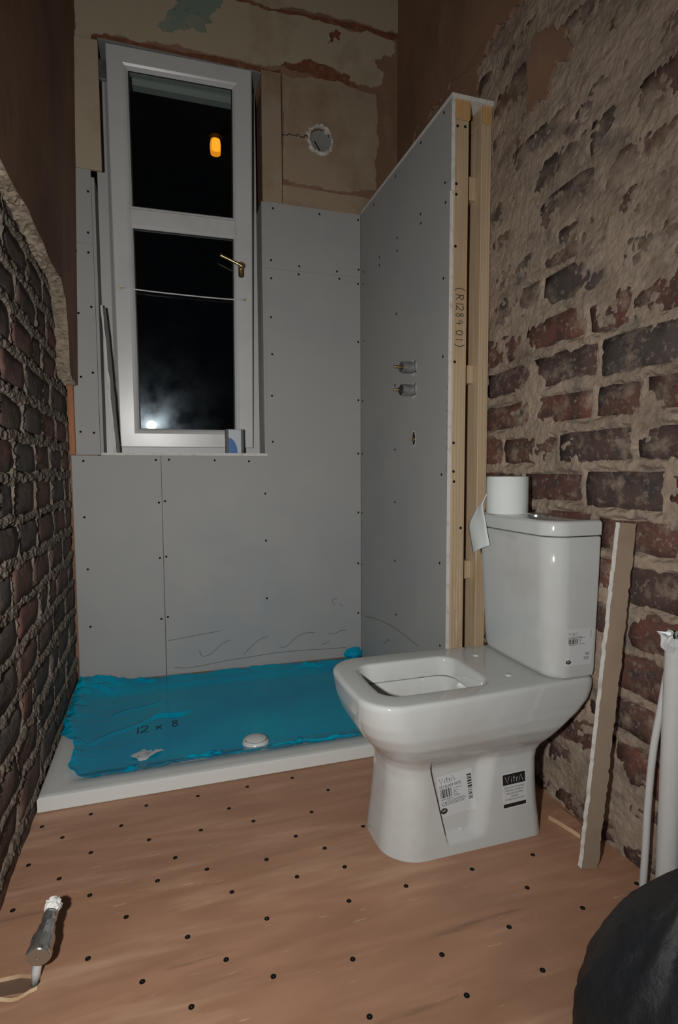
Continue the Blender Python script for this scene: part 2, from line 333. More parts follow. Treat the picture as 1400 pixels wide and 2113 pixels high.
# ================================================================== SETTING
# floor: one plywood deck with a slot cut in from the left for the pipe
slot = [(-.08, -1.312), (.07, -1.318), (.098, -1.329), (.107, -1.337), (.109, -1.345), (.104, -1.353), (.086, -1.361), (.05, -1.357), (-.08, -1.352)]
deck = [(-.08, -2.9), (1.42, -2.9), (1.42, .05), (-.08, .05)]+slot
def floor_mesh():
    me = prism(deck, lambda a, b: (a, b, 0), lambda a, b: (a, b, -.008)); me.materials.append(MATS['plywood']); me.materials.append(MATS['ply_edge'])
    for p in me.polygons: p.material_index = 0 if abs(p.normal.z) > .5 else 1
    return me
floor = struct('floor', floor_mesh(), None)
sub = struct('floor_underlay', box(-.08, 1.42, -2.9, .05, -.08, -.0085), 'subfloor')
for x, y in FLOOR_SCREWS: screw(SCR_F, (x, y, 0), (0, 0, 0), floor)
# raised pale splinter along the near edge of the slot
sp = ragged([(-.06, -1.352), (.05, -1.357), (.086, -1.361), (.106, -1.352)], .002, 2, 3, closed=False)
V, F = [], []
for a, b in sp: V += [(a, b-.010, .0006), (a, b-.005, .0035), (a, b, .0005), (a, b+.001, -.007)]
for i in range(len(sp)-1):
    for k in range(3): F.append((4*i+k, 4*i+k+1, 4*i+5+k, 4*i+4+k))
obj('splintered_edge', mesh('sp', V, F), 'ply_edge', floor, 'pale splintered plywood edge of the pipe slot')
struct('ceiling', box(-.15, 1.5, -2.9, .3, 3.12, 3.2), 'plaster_beige')

# --- back wall with window opening and round core hole
def back_wall():
    bm = bmesh.new(); es = []
    def loop(pts):
        vs = [bm.verts.new((a, .0135, b)) for a, b in pts]
        es.extend(bm.edges.new((vs[i], vs[(i+1) % len(vs)])) for i in range(len(vs))); return vs
    o = loop([(-.12, -.1), (1.5, -.1), (1.5, 3.13), (-.12, 3.13)])
    w_ = loop([(WIN[0], WIN[2]), (WIN[1], WIN[2]), (WIN[1], WIN[3]), (WIN[0], WIN[3])])
    h_ = loop([(HOLE[0]+HOLE[2]*math.cos(t), HOLE[1]+HOLE[2]*math.sin(t)) for t in np.linspace(0, 2*math.pi, 32, endpoint=False)])
    bmesh.ops.triangle_fill(bm, use_beauty=True, edges=es)
    bad = []
    for f in bm.faces:
        c = f.calc_center_median()
        if WIN[0] < c.x < WIN[1] and WIN[2] < c.z < WIN[3]: bad.append(f)
        elif math.hypot(c.x-HOLE[0], c.z-HOLE[1]) < HOLE[2]*.93: bad.append(f)
    bmesh.ops.delete(bm, geom=bad, context='FACES_ONLY')
    for vs in (o, w_, h_):
        vb = [bm.verts.new((v.co.x, .26, v.co.z)) for v in vs]; n = len(vs)
        for i in range(n): bm.faces.new((vs[i], vs[(i+1) % n], vb[(i+1) % n], vb[i]))
    bmesh.ops.recalc_face_normals(bm, faces=bm.faces[:])
    me = bpy.data.meshes.new('wall_back'); bm.to_mesh(me); bm.free(); return me
wall_back = struct('wall_back', back_wall(), 'plaster_brown')
# old paint and plaster coats left on the upper wall
low = [(.076, 2.551), (.079, 2.509), (.12, 2.545), (.173, 2.558), (.32, 2.556), (.54, 2.565), (.772, 2.565), (.874, 2.598), (.978, 2.631), (1.118, 2.595), (1.184, 2.568), (1.273, 2.575), (1.308, 2.622), (1.28, 2.657), (1.285, 2.694), (1.33, 2.717), (1.365, 2.765)]
up = [(1.36, 2.782), (1.107, 2.788), (.816, 2.782), (.697, 2.786), (.30, 2.79), (.05, 2.79)]
obj('paint_coat', slab_xz(ragged(low+up, .011, 4, 5), .0085, .0135), 'paint_cream', wall_back, 'cream paint coat flaking above the window')
obj('paint_coat', slab_xz(ragged([(.05, 2.818), (.5, 2.808), (.727, 2.806), (.897, 2.817), (1.108, 2.818), (1.33, 2.812), (1.392, 2.822), (1.395, 3.12), (.05, 3.12)], .008, 4, 6), .0085, .0135), 'paint_cream', wall_back)
obj('paint_coat', slab_xz(ragged([(.05, 2.79), (.7, 2.786), (1.1, 2.788), (1.36, 2.78), (1.385, 2.80), (1.39, 2.818), (1.1, 2.812), (.7, 2.80), (.05, 2.808)], .005, 4, 16), .0115, .0135), 'paint_rust', wall_back, 'rust brown line where the upper paint has torn off')
obj('paint_patch', slab_xz(ragged([(.433, 2.737), (.451, 2.727), (.404, 2.677), (.398, 2.654), (.367, 2.624), (.394, 2.612), (.43, 2.62), (.476, 2.636), (.523, 2.639), (.551, 2.638), (.548, 2.664), (.576, 2.683), (.565, 2.699), (.591, 2.737), (.62, 2.765), (.60, 2.786), (.45, 2.786)], .006, 3, 7), .0072, .0090), 'paint_turquoise', wall_back, 'flaked turquoise patch of old paint above the window')
obj('paint_patch', slab_xz(ragged([(1.055, 2.709), (1.064, 2.753), (1.097, 2.772), (1.114, 2.764), (1.103, 2.729), (1.075, 2.717)], .006, 3, 8), .0074, .0090), 'paint_rust', wall_back, 'small rust brown flaked patch')
obj('paint_patch', slab_xz(ragged([(.84, 2.60), (.88, 2.575), (1.0, 2.56), (1.10, 2.565), (1.18, 2.552), (1.22, 2.575), (1.16, 2.59), (1.08, 2.612), (.98, 2.64), (.90, 2.628)], .008, 4, 9), .0100, .0135), 'paint_rust', wall_back, 'torn rust brown edge of the paint coat')
obj('paint_patch', slab_xz(ragged([(.07, 2.50), (.10, 2.52), (.17, 2.553), (.32, 2.548), (.54, 2.556), (.79, 2.553), (.85, 2.565), (.85, 2.538), (.70, 2.534), (.40, 2.534), (.15, 2.534), (.10, 2.512), (.07, 2.49)], .005, 4, 19), .0095, .0135), 'paint_rust', wall_back)
pan_pts = ragged([(.859, 2.545), (.978, 2.56), (1.107, 2.565), (1.273, 2.545), (1.29, 2.335), (1.274, 2.271), (1.281, 2.144), (1.105, 2.113), (.974, 2.115), (.858, 2.128)], .008, 4, 10)
def panel_with_hole():
    bm = bmesh.new(); es = []; loops = []
    for pts in (pan_pts, [(HOLE[0]+.05*math.cos(t), HOLE[1]+.05*math.sin(t)) for t in np.linspace(0, 2*math.pi, 32, endpoint=False)]):
        vs = [bm.verts.new((a, .0095, b)) for a, b in pts]; loops.append(vs)
        es.extend(bm.edges.new((vs[i], vs[(i+1) % len(vs)])) for i in range(len(vs)))
    bmesh.ops.triangle_fill(bm, use_beauty=True, edges=es)
    bmesh.ops.delete(bm, geom=[f for f in bm.faces if math.hypot(f.calc_center_median().x-HOLE[0], f.calc_center_median().z-HOLE[1]) < .045], context='FACES_ONLY')
    for vs in loops:
        vb = [bm.verts.new((v.co.x, .0135, v.co.z)) for v in vs]; n = len(vs)
        for i in range(n): bm.faces.new((vs[i], vs[(i+1) % n], vb[(i+1) % n], vb[i]))
    bmesh.ops.recalc_face_normals(bm, faces=bm.faces[:])
    me = bpy.data.meshes.new('panel'); bm.to_mesh(me); bm.free(); return me
obj('plaster_coat', panel_with_hole(), 'plaster_beige', wall_back, 'square beige plaster area around the round hole')
obj('plaster_coat', slab_xz(ragged([(.854, 2.105), (1.105, 2.10), (1.245, 2.098), (1.24, 2.02), (.853, 2.02)], .005, 4, 11), .0105, .0135), 'plaster_beige', wall_back)
# crack running from the plank to the hole
ck = ragged([(.856, 2.30), (.90, 2.312), (.94, 2.308), (.968, 2.318)], .008, 4, 12, closed=False); V, F = ribbon2d([ck], .0035)
obj('crack', mesh('ck', [(a, .0092, b) for a, b in V], F), 'ink_black', wall_back)
# timber planks beside the window above the plasterboard
obj('plank', box(.058, .150, -.002, .0135, 2.049, 2.520, .002), 'paint_cream', wall_back, 'cream painted plank left of the window')
obj('plank', box(.768, .851, -.001, .0135, 2.022, 2.541, .002), 'plaster_beige', wall_back, 'bare beige plank right of the window')
obj('plank_gap', box(.8515, .8545, .008, .0136, 2.03, 2.54), 'ink_black', wall_back)
# round hole: foam ring and duct
rp = np.random.default_rng(4); V, F = [], []; n = 40
for i in range(n):
    t = 2*math.pi*i/n; ro = .060+rp.normal()*.005; ri = .0455+rp.normal()*.0015
    for r_, y_ in ((ri, .03), (ri+.001, .001+rp.random()*.003), ((ri+ro)/2, -.006+rp.random()*.006), (ro, .0092)): V.append((HOLE[0]+r_*math.cos(t), y_, HOLE[1]+r_*math.sin(t)*1.06))
for i in range(n):
    j = (i+1) % n
    for k in range(3): F.append((4*i+k, 4*i+k+1, 4*j+k+1, 4*j+k))
obj('foam_ring', mesh('foam', V, F), 'foam_white', wall_back, 'ragged white foam ring round the vent hole')
dn = [(HOLE[0]+.0462*math.cos(t), HOLE[1]+.0462*math.sin(t)) for t in np.linspace(0, 2*math.pi, 30, endpoint=False)]
du = obj('vent_duct', slab_xz(dn, .024, .2), 'duct_grey', wall_back, 'grey duct end inside the round wall hole')
V, F = ribbon2d([[(HOLE[0]-.024, HOLE[1]-.002), (HOLE[0]-.016, HOLE[1]-.014), (HOLE[0]-.006, HOLE[1]-.028), (HOLE[0]+.002, HOLE[1]-.036)]], .006)
obj('duct_slit', mesh('slit', [(a, .0232, b) for a, b in V], F), 'ink_black', du)

# plasterboards on the back wall
def pboard(pts, parent, label=None):
    me = slab_xz(pts, 0, .0125); me.materials.append(MATS['board_grey']); me.materials.append(MATS['board_edge'])
    for p in me.polygons: p.material_index = 0 if abs(p.normal.y) > .5 else 1
    return obj('plasterboard', me, None, parent, label)
B = []
B.append(pboard([(.036, 1.774), (.1095, 1.774), (.1095, 2.047), (.034, 2.047)], wall_back, 'short narrow plasterboard piece left of the window'))
B.append(pboard([(.018, .969), (.109, .969), (.1095, 1.772), (.030, 1.772)], wall_back, 'tall narrow plasterboard strip left of the window'))
B.append(pboard([(.004, .056), (.333, .052), (.335, .966), (.004, .966)], wall_back, 'lower left plasterboard sheet'))
B.append(pboard([(.3365, .052), (1.199, .045), (1.199, 1.7525), (.774, 1.7525), (.774, .966), (.3365, .966)], wall_back, 'large L-shaped plasterboard sheet below and beside the window'))
B.append(pboard([(.774, 1.754), (1.199, 1.754), (1.199, 2.021), (.773, 2.021)], wall_back, 'plasterboard top piece right of the window'))
for x, z in BACK_SCREWS:
    if x < .2: b = B[0] if z > 1.773 else B[1] if z > .97 else B[2]
    elif x < .335: b = B[2]
    else: b = B[4] if z > 1.753 else B[3]
    screw(SCR_S, (x, -.0001, z), R_BACK, b)
V, F = ribbon2d([spline(s, 6) for s in PENCIL_BACK], .0022)
obj('pencil_scribble', mesh('pencil', [(a, -.0004, b) for a, b in V], F), 'ink_pencil', B[3], 'pencil scribbles low on the plasterboard')
obj('corner_lath', box(.002, .022, -.022, -.006, .97, 1.30, .001), 'orange_timber', wall_back, 'orange timber strip in the left corner')
# window reveal lining
obj('reveal_lining', box(.762, .7735, .0004, .125, .9785, 2.02), 'board_grey', wall_back)
obj('reveal_lining', box(.1105, .1215, .0004, .125, .9785, 2.02), 'board_grey', wall_back)
obj('reveal_lining', box(.1105, .7735, .0003, .16, .9668, .9780), 'board_edge', wall_back, 'plasterboard window sill')
obj('reveal_lining', box(.150, .768, .004, .16, 2.526, 2.5318), 'duct_grey', wall_back, 'grey window head lining')
V, F = [], []
for s_, x_ in ((1, .7868), (-1, .0972)):
    rr = np.random.default_rng(3); k = len(V)
    for i in range(30):
        for j in range(4): V.append((x_-s_*(rr.random()*.008), .012+j*.035, 2.02+i*.0178))
    for i in range(29):
        for j in range(3): F.append((k+4*i+j, k+4*i+j+1, k+4*i+j+5, k+4*i+j+4))
obj('rough_reveal', mesh('rough', V, F), 'mortar_grey', wall_back)

# --- brick walls
def brick_layout(u_end, z_top, pitch, z0, joint, length, off, seed, hj=.009):
    r = random.Random(seed); out = []; k = int((0-z0)/pitch)-1; z = z0+k*pitch; c = 0
    while z < z_top:
        zb, zt = z+joint/2, z+pitch-joint/2; u = -(r.uniform(0, 1)*.03+(off if c % 2 else off+length*.5)); c += 1
        while u < u_end:
            L_ = length+r.uniform(-.018, .018)
            if r.random() < .12: L_ *= .55
            a, b = u+hj, u+L_-hj
            a = max(a, 0)
            if b-a > .05 and zt > .01 and zt < z_top+.05: out.append((a, min(b, u_end), max(zb+r.uniform(-.004, .004), -.01), zt+r.uniform(-.004, .004)))
            u += L_
        z += pitch
    return out
def brick_mesh(L_, H_, seed):
    """brick facing +z in its own frame; u = x, v = y"""
    r = np.random.default_rng(seed); nu, nv = 6, 4; V, F = [], []
    for i in range(nu):
        for j in range(nv):
            a, b = i/(nu-1), j/(nv-1); ed = (i in (0, nu-1))+(j in (0, nv-1))
            x = (a-.5)*L_*(1+0)+r.normal()*.002; y = (b-.5)*H_+r.normal()*.002
            if ed == 2: x *= .985; y *= .95
            V.append((x, y, r.normal()*.0013-(.0022 if ed == 1 else .004 if ed == 2 else 0)))
    for i in range(nu-1):
        for j in range(nv-1): F.append((i*nv+j, (i+1)*nv+j, (i+1)*nv+j+1, i*nv+j+1))
    bd = [i*nv for i in range(nu)]+[(nu-1)*nv+j for j in range(1, nv)]+[i*nv+nv-1 for i in range(nu-2, -1, -1)]+[j for j in range(nv-2, 0, -1)]
    k = len(V)
    for q in bd: V.append((V[q][0]*1.02, V[q][1]*1.03, -.035))
    n = len(bd)
    for i in range(n): F.append((bd[(i+1) % n], bd[i], k+i, k+(i+1) % n))
    return mesh('brick', V, F, True)
def mortar_field(bricks, u0, u1, v0, v1, step, seed, hj, lump, smear=None, sink=-.016):
    nu, nv = int((u1-u0)/step)+1, int((v1-v0)/step)+1
    U, Vv = np.meshgrid(np.linspace(u0, u1, nu), np.linspace(v0, v1, nv), indexing='ij')
    wu = U+(fbm(U, Vv, 22, seed, 4)-.5)*.040; wv = Vv+(fbm(U, Vv, 22, seed+9, 4)-.5)*.034
    ins = np.full(U.shape, -1.)
    for a, b, c, d in bricks:
        s = (U > a-.04) & (U < b+.04) & (Vv > c-.04) & (Vv < d+.04)
        if not s.any(): continue
        dist = np.minimum(np.minimum(wu-a, b-wu), np.minimum(wv-c, d-wv))
        ins = np.where(s, np.maximum(ins, dist), ins)
    m = sstep(ins, -.006, .005)
    l = fbm(U, Vv, 55, seed+20, 3, .6); l2 = fbm(U, Vv, 105, seed+30, 2)
    h = hj+lump*((l-.45)*1.8+(l2-.5)*1.7)
    if smear is not None:
        sm = smear(U, Vv); mr_ = sstep(ins, -.012, .012); h = h*(1-sm)+sm*(.0022-.0020*mr_+(l-.5)*.006+(l2-.5)*.003); m = m*(1-sm)
    h = h*(1-m)+sink*m
    return U, Vv, h, nu, nv
# left wall: bricks face +X at x = 0, u runs along -Y from the corner
LB = brick_layout(1.95, 1.66, .105, .890, .031, .240, .10, 3, .006)
U, Vv, H, nu, nv = mortar_field(LB, .0, 1.97, -.02, 1.64, .004, 11, .0015, .0045)
P = np.stack([H-.005, -U-.0, Vv], -1)
P[0, :, 0] = -.04
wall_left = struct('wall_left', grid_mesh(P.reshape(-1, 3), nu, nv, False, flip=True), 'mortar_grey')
pool = {}
def place_brick(a, b, c, d, seed, material, parent, face, idx):
    L_, H_ = round((b-a)/.02)*.02, round((d-c)/.012)*.012; key = (L_, H_, idx % 4, material)
    if key not in pool:
        me = brick_mesh(L_, H_, seed); me.materials.append(MATS[material]); pool[key] = me
    o = bpy.data.objects.new('brick', pool[key]); COL.objects.link(o); o.parent = parent
    o.matrix_local = face((a+b)/2, (c+d)/2); return o
rb = random.Random(5)
def left_face(u, v):
    # local x -> -Y, local y -> Z, local z -> +X   (kept right-handed by x -> +Y)
    m = Matrix(((0, 0, 1, -.0045+rb.uniform(-.003, .002)), (1, 0, 0, -u), (0, 1, 0, v), (0, 0, 0, 1)))
    return m @ Matrix.Rotation(rb.uniform(-.012, .012), 4, 'X') @ Matrix.Rotation(rb.uniform(-.02, .02), 4, 'Y')
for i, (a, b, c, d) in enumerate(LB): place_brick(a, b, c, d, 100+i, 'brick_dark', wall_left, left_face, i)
obj('backing', box(-.12, -.028, -2.9, .0135, -.05, 3.12), 'mortar_grey', wall_left)
# thick brown plaster still standing above the bricks, broken off along its lower edge, with a strip left in the corner
def left_plaster():
    edge = ragged([(2.9, 1.55), (1.6, 1.548), (1.0, 1.545), (.6, 1.545), (.33, 1.538), (.235, 1.50), (.205, 1.40), (.20, 1.27), (.19, 1.245), (.13, 1.238), (.012, 1.236)], .006, 5, 21, closed=False)
    pts = edge+[np.array((-.013, 1.236)), np.array((-.013, 3.12)), np.array((2.9, 3.12))]
    X = lambda z: .038+max(0, z-1.55)*.030
    bm = bmesh.new(); vs = [bm.verts.new((X(z), -u, z)) for u, z in pts]; n = len(vs)
    es = [bm.edges.new((vs[i], vs[(i+1) % n])) for i in range(n)]
    bmesh.ops.triangle_fill(bm, use_beauty=True, edges=es); nface = len(bm.faces)
    r = np.random.default_rng(4); prev = vs
    for k in range(1, 8):
        t = k/7; row = []
        for i, (u, z) in enumerate(pts):
            br = i < len(edge)
            j = r.normal(size=3)*(.0035 if br and k < 7 else 0)
            row.append(bm.verts.new((X(z)*(1-t)-.03*t+j[0]*.4, -u-(.004*t if br else 0)+j[1], z+(.006*t if br else 0)+j[2])))
        for i in range(n): bm.faces.new((prev[i], prev[(i+1) % n], row[(i+1) % n], row[i])).material_index = 1
        prev = row
    bmesh.ops.recalc_face_normals(bm, faces=bm.faces[:]); me = bpy.data.meshes.new('plaster'); bm.to_mesh(me); bm.free()
    me.materials.append(MATS['plaster_brown']); me.materials.append(MATS['plaster_core']); return me
obj('plaster_coat', left_plaster(), None, wall_left, 'thick brown plaster broken off above the left bricks')

# right wall: bricks face -X, u runs along -Y from the corner
RB = [q for q in brick_layout(1.95, 2.27, .105, .908, .026, .243, .06, 8)]
RBv = [q for q in RB if q[1] > .70]
def rsmear(U, Vv):
    g = fbm(U, Vv, 7, 71, 5, .55)
    amt = .10+sstep(Vv, 1.10, 1.55)*.25+.08*sstep(.75-Vv, 0, .5)      # parged over towards the top
    return sstep(g+amt+.10*(fbm(U, Vv, 60, 75, 3)-.5), .66, .71)
U, Vv, H, nu, nv = mortar_field(RBv, .0, 1.97, -.02, 2.29, .004, 41, .0005, .0022, rsmear, -.012)
P = np.stack([XU(U)-H+.002, -U, Vv], -1)
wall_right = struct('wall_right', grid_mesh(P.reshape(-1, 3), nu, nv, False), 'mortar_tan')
def right_face(u, v):
    x = float(XU(u))+rb.uniform(.000, .004)
    return Matrix(((0, 0, -1, x), (-1, 0, 0, -u), (0, 1, 0, v), (0, 0, 0, 1))) @ Matrix.Rotation(rb.uniform(-.012, .012), 4, 'X')
for i, (a, b, c, d) in enumerate(RBv): place_brick(a, b, c, d, 400+i, 'brick_smeared' if (c+d)/2 > 1.33 else 'brick_red', wall_right, right_face, i)
obj('backing', mesh('b', [(1.415, .0135, -.05), (1.36, -2.9, -.05), (1.36, -2.9, 3.12), (1.415, .0135, 3.12), (1.52, .0135, -.05), (1.52, -2.9, -.05), (1.52, -2.9, 3.12), (1.52, .0135, 3.12)],
    [(0, 1, 2, 3), (5, 4, 7, 6), (0, 4, 5, 1), (3, 2, 6, 7), (1, 5, 6, 2), (4, 0, 3, 7)]), 'mortar_tan', wall_right)
def right_plaster(pts, t=.010, t2=-.006, seed=1):
    pts = ragged(pts, .014, 4, seed); X = lambda u: float(XU(u))
    return prism(pts, lambda u, z: (X(u)-t, -u, z), lambda u, z: (X(u)-t2, -u, z))
obj('plaster_coat', right_plaster([(-.012, 3.12), (2.9, 3.12), (2.9, 2.55), (1.5, 2.42), (1.2, 2.33), (1.0, 2.235), (.86, 2.225), (.77, 2.195), (.56, 2.262), (.37, 2.275), (.2, 2.29), (-.012, 2.03)]), 'plaster_brown', wall_right, 'brown plaster above the right brick wall')
obj('plaster_coat', right_plaster([(-.012, 2.3), (.25, 2.3), (.55, 2.27), (.72, 2.21), (.74, 1.95), (-.012, 1.95)], .004, -.006, 3), 'plaster_brown', wall_right)
obj('plaster_patch', right_plaster([(1.015, 2.085), (1.124, 2.034), (1.165, 1.955), (1.148, 1.931), (1.08, 1.925), (1.018, 1.905), (.987, 1.90), (.985, 1.978)], .006, -.006, 2), 'plaster_brown', wall_right, 'brown plaster patch high on the bricks')

# --- stub partition of plasterboard on pine studs
wp = bpy.data.objects.new('wall_partition', None); COL.objects.link(wp); wp['kind'] = 'structure'; wp.location = (1.2, -.81, 0)
def pboard_x(y0, y1, z0, z1, label):
    me = box(1.2, 1.2125, y0, y1, z0, z1); me.materials.append(MATS['board_grey']); me.materials.append(MATS['board_edge'])
    for p in me.polygons: p.material_index = 0 if abs(p.normal.x) > .5 else 1
    return obj('plasterboard', me, None, wp, label)
PB = [pboard_x(-.806, .0, .045, 1.7533, 'tall partition plasterboard with valve holes'), pboard_x(-.812, .0, 1.7538, 2.021, 'upper partition plasterboard piece')]
for y, z in PART_SCREWS: screw(SCR_S, (1.1999, y, z), R_PART, PB[1] if z > 1.753 else PB[0])
V, F = ribbon2d([spline(s, 6) for s in PENCIL_PART], .0024)
obj('pencil_scribble', mesh('pencil', [(1.1996, a, b) for a, b in V], F), 'ink_pencil', PB[0])
rr = random.Random(2); st = []
z = 1.17
while z > .88:
    l_ = rr.uniform(.004, .016); st.append([(-.801, z), (-.801, z-l_)]); z -= l_+rr.uniform(.004, .02)
V, F = ribbon2d(st, .004)
obj('printed_line', mesh('print', [(1.1997, a, b) for a, b in V], F), 'ink_blue', PB[0], 'faint blue printing along the board edge')
top = mesh('cap', [(1.2, -.815, 2.0215), (1.343, -.815, 2.0215), (1.343, .0, 2.0215), (1.2, .0, 2.0215), (1.2, -.815, 2.034), (1.343, -.815, 2.034), (1.343, .0, 2.034), (1.2, .0, 2.034)], [(3, 2, 1, 0), (4, 5, 6, 7), (0, 1, 5, 4), (1, 2, 6, 5), (2, 3, 7, 6), (3, 0, 4, 7)])
obj('plasterboard', top, 'board_edge', wp, 'plasterboard capping strip on top of the partition')
stud1 = obj('stud', box(1.2132, 1.262, -.808, -.715, .0, 1.9655, .002), 'pine', wp, 'front pine stud with handwritten number')
stud2 = obj('stud', box(1.307, 1.342, -.808, -.715, .0, 1.969, .002), 'pine', wp, 'pine stud against the brick wall')
obj('stud', box(1.2132, 1.262, -.43, -.385, .0, 1.9655, .002), 'pine', wp)
obj('stud', box(1.2132, 1.262, -.05, -.004, .0, 1.9655, .002), 'pine', wp)
me = box(1.2132, 1.264, -.809, -.004, 1.967, 2.021, .002)
obj('top_plate', me, 'pine', wp); obj('plate_end', box(1.2135, 1.2637, -.8115, -.809, 1.9675, 2.0205), 'pine_end', stud1)
obj('top_plate', box(1.307, 1.342, -.806, -.10, 1.971, 2.021, .002), 'pine', wp); obj('plate_end', box(1.3075, 1.3415, -.8085, -.806, 1.9715, 2.0205), 'pine_end', stud2)
for z0, z1 in ((1.752, 1.822), (1.182, 1.240), (.545, .605)):
    obj('nogging', box(1.2625, 1.3065, -.778, -.732, z0, z1, .002), 'pine', wp)
for x, z in STUD_SCREWS: screw(SCR_S, (x, -.8081, z), R_BACK, stud1)
# handwriting on the stud: strokes in a frame where s runs down the stud and t runs to its left edge
def arc(cx, cy, rx, ry, a0, a1, n=10): return [(cx+rx*math.cos(math.radians(a0+(a1-a0)*i/n)), cy+ry*math.sin(math.radians(a0+(a1-a0)*i/n))) for i in range(n+1)]
GL = {'(': [arc(.9, .5, .75, .85, 130, 230)], ')': [arc(-.1, .5, .75, .85, 50, -50)],
      'R': [[(.1, 0), (.12, 1)], [(.12, 1), (.5, .95), (.6, .75), (.45, .55), (.12, .5)], [(.25, .5), (.65, 0)]],
      '1': [[(.3, 1), (.3, 0)]], '2': [[(.05, .8), (.2, 1), (.5, .95), (.55, .7), (.3, .3), (.05, .05), (.3, .12), (.65, 0)]],
      '8': [[(.5, .85), (.3, 1), (.12, .8), (.3, .55), (.5, .3), (.3, 0), (.1, .25), (.3, .52), (.5, .78)]],
      '4': [[(.3, 1), (.05, .4), (.65, .42)], [(.45, .75), (.45, 0)]], '0': [arc(.32, .5, .25, .45, 90, 450, 14)],
      'x': [[(.05, .6), (.5, .1)], [(.5, .65), (.05, .05)]], ' ': [],
      'V': [[(0, 1), (.35, 0), (.7, 1)]], 'i': [[(.2, .62), (.2, 0)], [(.2, .85), (.2, .95)]], 't': [[(.22, 1), (.22, 0)], [(.05, .68), (.42, .68)]], 'r': [[(.15, .65), (.15, 0)], [(.15, .4), (.3, .62), (.45, .62)]], 'A': [[(0, 0), (.35, 1), (.7, 0)]]}
def strokes(text, h, adv=.72, squeeze=1.):
    out = []; x = 0
    for ch in text:
        for s in GL[ch]: out.append([((x+a*squeeze)*h, b*h) for a, b in (spline(s, 4) if len(s) > 3 else s)])
        x += {'1': .45, ' ': .4, 'i': .42, 't': .5, 'r': .52}.get(ch, adv+.05)*squeeze
    return out
V, F = ribbon2d(strokes('(R1284 01)', .027, .80, .95), .0022)
obj('handwriting', mesh('hw', [(1.223+b, -.8086, 1.470-a) for a, b in V], F), 'ink_black', stud1, 'handwritten number in black pen down the stud')

# ================================================================== WINDOW
w1 = bpy.data.objects.new('window_1', None); COL.objects.link(w1); w1['kind'] = 'structure'; w1.location = (.45, .13, .972)
K = .0715; ez = Vector((0, -K, 1)).normalized(); ex = Vector((1, -.026, 0)).normalized(); en = ez.cross(ex); en = -en if en.y < 0 else en
O = Vector((.4545, .108, 1.004))
def S(a, b, c): return O+ex*a+ez*b+en*c
def sbox(a0, a1, b0, b1, c0, c1, bev=0.):
    me = box(a0, a1, c0, c1, b0, b1, bev)
    for v in me.vertices: v.co = S(v.co.x, v.co.z, v.co.y)
    return me
def mitre_frame(a0, a1, b0, b1, wd, prof, fn):
    """prof: list of (inset from outer edge, depth c); swept round a rectangle with mitred corners"""
    V, F = [], []; n = len(prof)
    for ca, cb, sa, sb in ((a0, b0, 1, 1), (a1, b0, -1, 1), (a1, b1, -1, -1), (a0, b1, 1, -1)):
        for i, c in prof: V.append(fn(ca+sa*i, cb+sb*i, c))
    for k in range(4):
        q = (k+1) % 4
        for j in range(n): F.append((k*n+j, q*n+j, q*n+(j+1) % n, k*n+(j+1) % n))
    bm = bmesh.new(); vs = [bm.verts.new(v) for v in V]
    for f in F: bm.faces.new([vs[i] for i in f])
    bmesh.ops.recalc_face_normals(bm, faces=bm.faces[:]); me = bpy.data.meshes.new('frame'); bm.to_mesh(me); bm.free(); return me
obj('outer_frame', mitre_frame(.122, .7615, .9785, 2.5255, .05, [(0, .128), (.038, .128), (.04, .13), (.052, .145), (.052, .185), (0, .185)], lambda a, b, c: Vector((a, c, b))), 'pvc_dirty', w1, 'fixed white plastic window frame')
A0, A1, B0, B1 = -.279, .274, 0., 1.524
GA0, GA1 = -.205, .190
sash = obj('sash', mitre_frame(A0, A1, B0, B1, .07, [(0, .004), (.004, 0), (.058, 0), (.066, .004), (.068, .0045), (.078, .016), (.078, .05), (.0, .05)], S), 'pvc_white', w1, 'white plastic sash tilted in at the top')
obj('glazing_bar', joinm(sbox(A0+.07, A1-.07, .883, .945, .003, .05, .003), sbox(A0+.07, A1-.07, .873, .955, .010, .045, .003)), 'pvc_white', sash)
for b0, b1, lab in ((.075, .8735, 'tall lower window pane'), (.9545, 1.449, 'upper window pane')):
    a0, a1 = A0+.0785, A1-.0785
    obj('gasket', mitre_frame(a0-.001, a1+.001, b0-.001, b1+.001, .005, [(0, .015), (.004, .015), (.005, .022), (0, .022)], S), 'gasket_black', sash)
    obj('pane', sbox(a0, a1, b0, b1, .0205, .0245), 'window_glass', sash, lab)
obj('hinge', sbox(A0-.028, A0-.002, 1.40, 1.47, .012, .03, .002), 'steel_dull', sash)
# brass handle, turned level
h0 = (.2255, .748)
hd = obj('handle', sbox(h0[0]-.012, h0[0]+.012, h0[1]-.032, h0[1]+.032, -.010, 0, .006), 'brass', sash, 'brass window handle')
obj('handle_neck', lathe([(.010, 0), (.009, .016), (.012, .020), (.012, .032)], S(h0[0], h0[1]+.008, -.006), -en, 18), 'brass', hd)
pts = spline([S(h0[0]+.004, h0[1]+.006, -.032), S(h0[0]-.02, h0[1]+.016, -.034), S(h0[0]-.055, h0[1]+.030, -.033), S(h0[0]-.09, h0[1]+.044, -.030)], 6)
obj('lever', tube(pts, [.0075-.0018*math.sin(math.pi*i/(len(pts)-1)) for i in range(len(pts))], 10), 'brass', hd)

